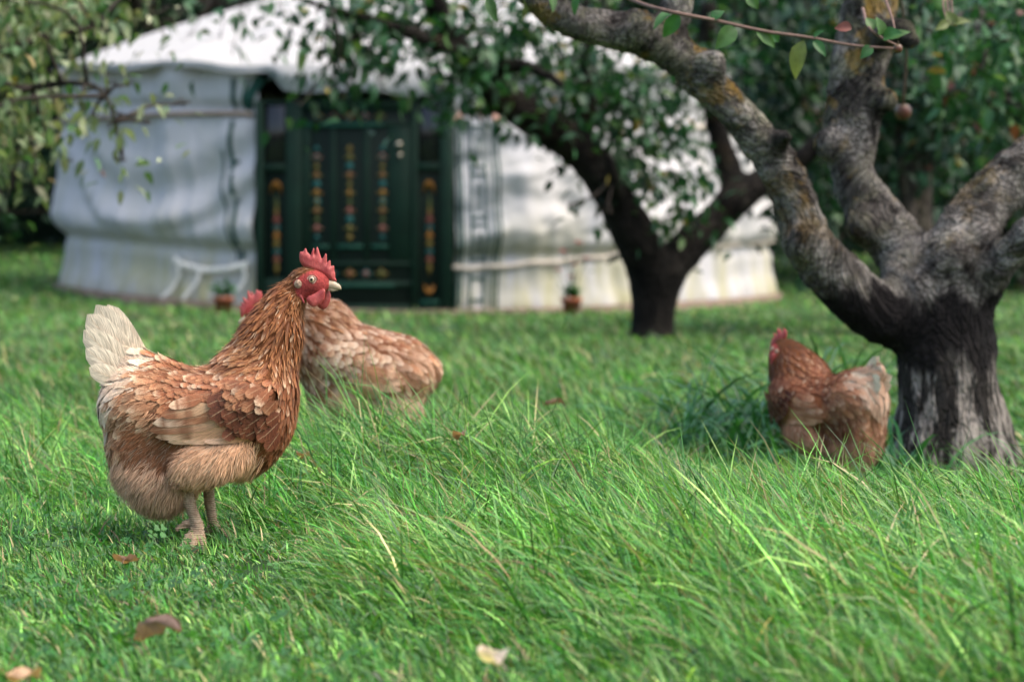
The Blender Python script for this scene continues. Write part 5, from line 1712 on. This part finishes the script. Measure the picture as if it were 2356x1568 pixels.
        c = wrap_y(f, np.array([ex]), np.array([ey]), sgn)[0] - np.array([0, sgn * 0.0022, 0])
        R_ = 0.0052
        rows = []; cols = []
        aa = np.linspace(0, 1.75, 20)
        for a in aa:
            for b in np.arange(20) * 2 * math.pi / 20:
                rows.append(c + R_ * np.array([math.sin(a) * math.cos(b), sgn * math.cos(a), math.sin(a) * math.sin(b)]))
                cols.append((0.004, 0.004, 0.004) if a < 0.42 else ((0.46, 0.33, 0.20) if a < 0.52 else ((0.54, 0.40, 0.26) if a < 0.92 else (0.16, 0.06, 0.05))))
        qd = [(i * 20 + j, i * 20 + (j + 1) % 20, (i + 1) * 20 + (j + 1) % 20, (i + 1) * 20 + j) for i in range(19) for j in range(20)]
        eye = mesh('eye', rows, np.array(qd), EYEM, root, True, {'col': np.array(cols)})
        for rr_, tk, out, cc in ((0.0056, 0.0010, 0.0016, (0.55, 0.36, 0.27)), (0.0080, 0.0009, 0.0002, (0.46, 0.10, 0.085))):
            a = np.linspace(0, 2 * math.pi, 25)
            pts = c + np.stack([rr_ * 1.08 * np.cos(a), np.full(25, sgn * out), rr_ * 0.94 * np.sin(a)], 1)
            vv, qq, tt = tube(pts, np.full(25, tk), 6)
            mesh('eyelid', vv, [qq, tt], SKIN, eye, True, {'col': np.tile([cc], (len(vv), 1))})
    # ---- beak
    def zc(x1, y1, r1, x2, y2, r2, sy, k):
        a = HT(*z7(x1, y1)); b = HT(*z7(x2, y2)); s = 0.1202
        return ('c', hp(*a), hp(*b), r1 * s * HK, r2 * s * HK, sy, k)
    fb = make_sdf([zc(900, 835, 88, 1020, 855, 68, 0.8, 0.004), zc(1020, 855, 68, 1110, 885, 44, 0.75, 0.003), zc(1110, 885, 44, 1172, 930, 9, 0.75, 0.003)])
    c0 = hp(*HT(*z7(1020, 880)))
    v, q = surface_nets(fb, c0 - 0.022, c0 + 0.022, 0.0011); bk = mesh('beak', v, q, BEAK, root)
    fb = make_sdf([zc(880, 915, 40, 1000, 935, 30, 0.8, 0.003), zc(1000, 935, 30, 1105, 952, 12, 0.8, 0.003)])
    v, q = surface_nets(fb, c0 - 0.024, c0 + 0.022, 0.0011); mesh('lower_beak', v, q, BEAK, bk)
    # ---- legs
    for lg in sp['legs']:
        pr = []
        for (x1, y1, l1, r1, x2, y2, l2, r2) in lg:
            pr.append(('c', hp(x1, y1, l1 * HK), hp(x2, y2, l2 * HK), r1 * HK, r2 * HK, 1.0, 0.004))
        fl = make_sdf(pr)
        allp = np.array([q[1] for q in pr] + [q[2] for q in pr])
        v, q = surface_nets(fl, allp.min(0) - 0.014, allp.max(0) + 0.014, 0.0022)
        nv_ = vnormals(v, q)
        v = v + nv_ * (0.0009 * np.sin(v[:, 2] * 1500) + 0.0007 * noise(v * 400, 9))[:, None]
        mesh('leg', v, q, SHANK, root)
    return root

# ---------------- the hen in front
TAN1, TAN2 = (0.76, 0.45, 0.27), (0.84, 0.58, 0.39)
main = dict(tone=(1.03, 0.93, 0.87), wing_shift=(4, -12), h=0.0032, nf=5600, nd=20000, head=(715, 648),
    prims=[E(465, 965, 205, 128, 128, 4), E(577, 950, 102, 150, 118, -14), E(330, 935, 118, 105, 112, 0), E(365, 1082, 98, 100, 104, 0), E(300, 1030, 70, 90, 90, 0),
           E(486, 1050, 100, 58, 46, 16, 0.008, -100), E(486, 1050, 100, 58, 46, 16, 0.008, 100),
           E(560, 1040, 62, 50, 70, 34),
           E(505, 938, 148, 62, 40, 20, 0.010, -100), E(505, 938, 148, 62, 40, 20, 0.010, 100),
           Cc(335, 880, 82, 262, 790, 34, 0.5, 0.03),
           Cc(582, 852, 100, 622, 765, 67, 0.9, 0.03), Cc(622, 765, 67, 650, 692, 44, 0.85, 0.03), Cc(650, 692, 42, 688, 641, 33, 0.8, 0.02)],
    anchors=[(690, 606, 'head'), (668, 632, 'head'), (712, 604, 'head'), (700, 700, 'head'), (655, 660, 'neck'), (640, 690, 'neck'), (668, 740, 'neck'), (606, 740, 'neck'), (696, 770, 'neck'), (640, 780, 'neck'),
             (600, 800, 'neckl'), (650, 835, 'neckl'), (560, 812, 'neckl'), (690, 850, 'breast'), (660, 900, 'breast'), (690, 950, 'breast'), (650, 1000, 'breast'), (650, 1060, 'breast'), (605, 1080, 'breast'), (600, 900, 'breast'),
             (520, 845, 'back'), (450, 862, 'back'), (390, 862, 'back'), (350, 880, 'rump'), (300, 930, 'rump'), (360, 960, 'rump'), (255, 975, 'rump'), (420, 930, 'back'),
             (300, 845, 'rumpw'), (240, 885, 'rumpw'), (228, 935, 'rumpw'), (330, 1015, 'under'), (395, 1015, 'under'), (262, 1020, 'rump'), (600, 1110, 'under'), (540, 1125, 'under'),
             (450, 1055, 'thigh'), (525, 1045, 'thigh'), (470, 1110, 'thigh'), (565, 1070, 'thigh'), (330, 1085, 'fluff'), (390, 1115, 'fluff'), (290, 1090, 'fluff'), (370, 1165, 'fluff'), (430, 1150, 'fluff')],
    guides=[(690, 608, -1, .35), (665, 635, -.9, .7), (640, 690, -.6, 1), (600, 770, -.75, 1), (680, 760, -.12, 1), (700, 850, -.1, 1), (650, 830, -.35, 1), (570, 815, -1, .55), (690, 950, -.25, 1), (640, 1050, -.9, 1), (600, 900, -.7, .75),
            (560, 870, -1, .5), (450, 860, -1, .3), (400, 850, -1, .25), (330, 890, -1, .45), (300, 940, -.9, .7), (240, 920, -.5, .95), (280, 830, -.75, -.5), (255, 780, -.6, -1), (360, 970, -1, .6), (460, 1040, -.75, .8), (540, 1040, -.6, 1), (480, 1110, -.5, 1),
            (350, 1060, -.5, 1), (280, 1060, -.3, 1), (370, 1160, -.1, 1), (600, 1100, -.7, 1), (300, 1010, -.7, .9)],
    wing_skip=[(430, 862), (560, 858), (640, 880), (650, 960), (600, 1000), (480, 1012), (400, 1008), (365, 985), (400, 920)],
    wing=dict(scatter=[
        ([(430, 866), (560, 860), (645, 884), (645, 935), (600, 925), (520, 915), (440, 908), (405, 908)], 10, 34, 22, (-.88, .5), (0.20, 0.070, 0.029), (0.33, 0.15, 0.07), 0.2, 0.0010, 0.0028),
        ([(525, 912), (600, 920), (640, 950), (632, 992), (565, 975), (535, 945)], 14, 52, 40, (-.86, .50), (0.105, 0.032, 0.014), (0.145, 0.050, 0.023), 0.0, 0.0125, 0.0035),
        ([(540, 885), (620, 900), (630, 925), (550, 918)], 14, 42, 28, (-.8, .6), (0.21, 0.078, 0.034), (0.36, 0.18, 0.09), 0.2, 0.0135, 0.004)],
        flight=[(590, 1000, 470, 1008, 22, TAN1, TAN2), (572, 992, 425, 1010, 26, TAN1, TAN2), (556, 984, 388, 1008, 28, TAN1, TAN2), (542, 974, 360, 1001, 30, TAN1, TAN2), (528, 964, 346, 987, 32, (0.60, 0.36, 0.22), (0.36, 0.16, 0.08)),
                (512, 950, 356, 972, 32, (0.36, 0.17, 0.085), (0.70, 0.54, 0.38)), (496, 936, 378, 956, 32, (0.50, 0.33, 0.19), (0.30, 0.13, 0.06)), (478, 922, 398, 940, 30, (0.30, 0.125, 0.058), (0.66, 0.48, 0.32))]),
    tail=[(345, 890, 238, 694, 60, (4, 3)), (341, 888, 214, 694, 70, (9, 9)), (336, 886, 194, 716, 74, (14, 16)), (330, 886, 188, 752, 70, (20, 24)), (324, 888, 192, 796, 60, (26, 32)), (318, 890, 202, 838, 50, (32, 40))],
    legs=[[(425, 1100, -56, 17, 436, 1150, -60, 13.5), (436, 1150, -60, 13.5, 455, 1200, -70, 12.5), (455, 1200, -70, 13, 468, 1232, -92, 9), (468, 1232, -92, 9, 476, 1256, -112, 6), (455, 1206, -62, 10, 450, 1236, -110, 8), (450, 1236, -110, 8, 452, 1260, -130, 5),
           (453, 1206, -60, 10, 436, 1226, -96, 8.5), (436, 1226, -96, 8.5, 420, 1252, -118, 5.5), (452, 1200, -56, 9, 428, 1196, -66, 8), (428, 1196, -66, 8, 408, 1208, -78, 5)],
          [(462, 1100, 52, 15, 468, 1165, 54, 12), (468, 1165, 54, 12, 476, 1215, 58, 11), (476, 1215, 58, 11, 526, 1250, 46, 8), (476, 1215, 58, 11, 526, 1252, 84, 8), (476, 1215, 58, 10, 506, 1254, 110, 7), (476, 1215, 58, 9, 436, 1245, 60, 6)]])

c = on_ground(445, 3.4)
front_hen = make_hen(main, (c[0], 3.4 + 0.03, 0.0), 0.0, 1.0, 'alert brown hen standing in profile with a white tail and raised red comb', 201)

# ---------------- the hen behind it, facing left with its tail low
mid = dict(h=0.0042, nf=3000, nd=6000, head=(775, 768), head_rot=-14, tone=(0.84, 0.76, 0.73), pale=0.2, sparse=1.12,
    prims=[E(430, 925, 215, 128, 125, 20), E(560, 880, 112, 140, 112, 10), E(300, 960, 105, 92, 108, 0), E(360, 1060, 120, 100, 105, 0), E(520, 1020, 110, 90, 100, 0),
           E(450, 940, 160, 66, 40, 22, 0.010, -96), E(450, 940, 160, 66, 40, 22, 0.010, 96),
           Cc(300, 900, 70, 225, 940, 36, 0.55, 0.03),
           Cc(570, 800, 102, 650, 742, 64, 0.9, 0.03), Cc(650, 742, 64, 720, 748, 46, 0.85, 0.03), Cc(720, 748, 46, 760, 766, 40, 0.8, 0.02)],
    anchors=[(775, 700, 'head'), (740, 720, 'head'), (690, 730, 'neck'), (640, 760, 'neck'), (600, 780, 'neckl'), (560, 760, 'neckl'), (640, 840, 'breast'), (660, 930, 'breast'), (600, 1000, 'breast'), (540, 820, 'back'), (480, 810, 'back'), (420, 840, 'back'), (350, 860, 'back'),
             (290, 900, 'rump'), (240, 930, 'rump'), (230, 980, 'rump'), (320, 980, 'rump'), (330, 1080, 'fluff'), (440, 1070, 'thigh'), (520, 1060, 'thigh'), (560, 1080, 'thigh')],
    guides=[(770, 700, -1, .1), (700, 720, -1, .3), (620, 780, -.9, .6), (540, 800, -1, .6), (420, 850, -1, .5), (320, 890, -1, .45), (250, 930, -.9, .6), (650, 900, -.4, 1), (560, 950, -.8, .7), (440, 1040, -.6, 1), (330, 1060, -.4, 1), (240, 980, -.4, 1)],
    wing_skip=[(420, 870), (560, 840), (610, 900), (560, 990), (400, 1000), (310, 1000), (330, 940)],
    wing=dict(scatter=[([(400, 880), (560, 838), (620, 890), (600, 960), (520, 990), (400, 960), (360, 930)], 15, 46, 30, (-.92, .42), (0.27, 0.115, 0.055), (0.55, 0.38, 0.23), 0.5, 0.0010, 0.006)],
        flight=[(530, 990, 380, 1012, 30, TAN1, TAN2), (510, 978, 345, 1008, 32, TAN1, TAN2), (490, 964, 318, 998, 32, TAN1, TAN2), (470, 948, 306, 980, 32, (0.40, 0.20, 0.1), TAN2), (450, 932, 320, 960, 32, (0.40, 0.20, 0.1), TAN2)]),
    tail=[(310, 910, 205, 925, 50, (8, 8)), (308, 915, 198, 950, 52, (14, 18)), (305, 920, 205, 980, 50, (22, 30)), (300, 925, 220, 1005, 48, (30, 40))], tail_col=(0.60, 0.42, 0.27),
    legs=[[(440, 1130, -50, 14, 450, 1205, -52, 11), (450, 1205, -52, 11, 500, 1250, -50, 8), (450, 1205, -52, 11, 495, 1252, -85, 8), (450, 1205, -52, 9, 415, 1250, -56, 6)],
          [(440, 1130, 50, 14, 450, 1205, 52, 11), (450, 1205, 52, 11, 500, 1250, 50, 8), (450, 1205, 52, 11, 495, 1252, 85, 8), (450, 1205, 52, 9, 415, 1250, 56, 6)]])
c = on_ground(831, 4.75)
make_hen(mid, (c[0], 4.75, c[2] + 0.0), math.pi + 0.10, 1.0, 'pale mottled hen stooping with its tail low behind the profile hen', 211)

# ---------------- the hen by the trunk, walking away to the left
side = dict(main)
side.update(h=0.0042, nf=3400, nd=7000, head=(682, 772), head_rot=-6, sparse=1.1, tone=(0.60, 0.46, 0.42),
    prims=[q for q in main['prims'][:-4]] + [Cc(330, 892, 82, 246, 826, 38, 0.62, 0.03), Cc(592, 860, 108, 640, 815, 82, 0.95, 0.03), Cc(640, 815, 82, 664, 785, 52, 0.85, 0.03), Cc(664, 785, 52, 680, 770, 42, 0.8, 0.02)],
    anchors=[(a[0] - 10, a[1] + 110, a[2]) if a[2] in ('head', 'neck') else ((a[0], a[1] + 20, 'neckl') if a[2] == 'neckl' else a) for a in main['anchors'] if not (a[1] > 740 and a[2] == 'neck')],
    guides=[(670, 740, -1, .35), (640, 790, -.8, 1), (690, 850, -.15, 1)] + [g for g in main['guides'] if g[1] > 800],
    tail=[(330, 890, 236, 772, 40, (7, 4)), (330, 895, 215, 806, 54, (10, 10)), (328, 900, 205, 838, 46, (18, 24)), (322, 905, 202, 868, 44, (20, 28))])
side['legs'] = mid['legs']
c = on_ground(1916, 4.85)
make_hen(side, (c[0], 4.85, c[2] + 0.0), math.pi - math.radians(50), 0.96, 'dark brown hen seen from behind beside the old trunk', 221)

# ------------------------------------------------------------------ fallen leaves and petals on the grass
def fallen(X, Y, size, col, z, label, name='dead_leaf', cat='dead leaf', roll=0.5, seed=0):
    d = 3.4
    for _ in range(20):                                   # where this line of sight meets z above the ground
        p = P(X, Y, d); t = float(ground(p[0], p[1])) + z
        d *= 1 + 0.6 * (p[2] - t) / HC
    r = np.random.default_rng(seed)
    a = r.uniform(0, 6.283)
    D0 = np.array([math.cos(a), math.sin(a), r.uniform(-.1, .25)]); D0 /= np.linalg.norm(D0)
    s = np.cross(D0, (0, 0, 1)); s /= np.linalg.norm(s); nv = np.cross(s, D0)
    n, m = 16, 13
    V = []
    for i in range(n):
        t = i / (n - 1)
        w = math.sin(math.pi * min(1, t ** 0.8)) ** 0.75 * 0.42 * (1 + 0.07 * math.sin(t * 31))
        for j in range(m):
            k = j / (m - 1) * 2 - 1
            ang = k * roll * 1.8
            x = math.sin(ang) / max(roll * 1.8, 0.05)
            y = (1 - math.cos(ang)) / max(roll * 1.8, 0.05)
            V.append(D0 * size * (t - 0.5) + s * size * w * x + nv * size * (w * y + 0.10 * math.sin(t * 5 + seed) + 0.04 * math.sin(k * 7 + t * 9)))
    V = np.array(V); V += size * np.stack([0.05 * noise(V / size * 5, seed + i) + 0.09 * noise(V / size * 2.2, seed + 20 + i) for i in range(3)], 1)
    k = np.arange(n * m).reshape(n, m)
    Q = np.stack([k[:-1, :-1], k[1:, :-1], k[1:, 1:], k[:-1, 1:]], -1).reshape(-1, 4)
    C = np.array([col]) * (1 + 0.3 * noise(V / size * 6, seed + 7)[:, None])
    a = Acc(); a.add(V, None, Q, C)
    a.tube(spline([D0 * size * -0.5 + nv * 0.1 * size * math.sin(seed), D0 * size * -0.66 + nv * size * .06, D0 * size * -0.8], 6), np.full(6, size * 0.018), 5, np.array(col) * 0.7)
    o = a.build(name, LEAFM)
    o.location = p
    tag(o, label, cat, 'fallen leaves lying on the grass')

BRN = (0.23, 0.15, 0.118)
fallen(362, 1458, 0.062, BRN, 0.030, 'large curled brown leaf on the short grass in the near corner', roll=1.15, seed=4)
fallen(288, 1288, 0.042, (0.25, 0.14, 0.09), 0.028, 'folded brown leaf in the clover under the tail of the front hen', roll=0.6, seed=2)
fallen(700, 1046, 0.036, (0.30, 0.17, 0.11), 0.075, 'small tan leaf in the grass before the breast of the front hen', roll=0.5, seed=3)
fallen(1057, 1003, 0.036, (0.26, 0.14, 0.10), 0.10, 'brown leaf lying in the long grass below the pale hen', roll=0.5, seed=5)
fallen(1277, 929, 0.045, (0.20, 0.10, 0.07), 0.11, 'brown leaf lodged in the long grass midway between the hens', roll=0.6, seed=6)
fallen(45, 1556, 0.034, (0.42, 0.26, 0.15), 0.032, 'tan leaf in the bottom corner of the lawn', roll=0.5, seed=7)
fallen(1128, 1512, 0.040, (0.66, 0.54, 0.44), 0.06, 'creamy white petal in the grass at the front', 'petal', 'petal', 0.7, 8)
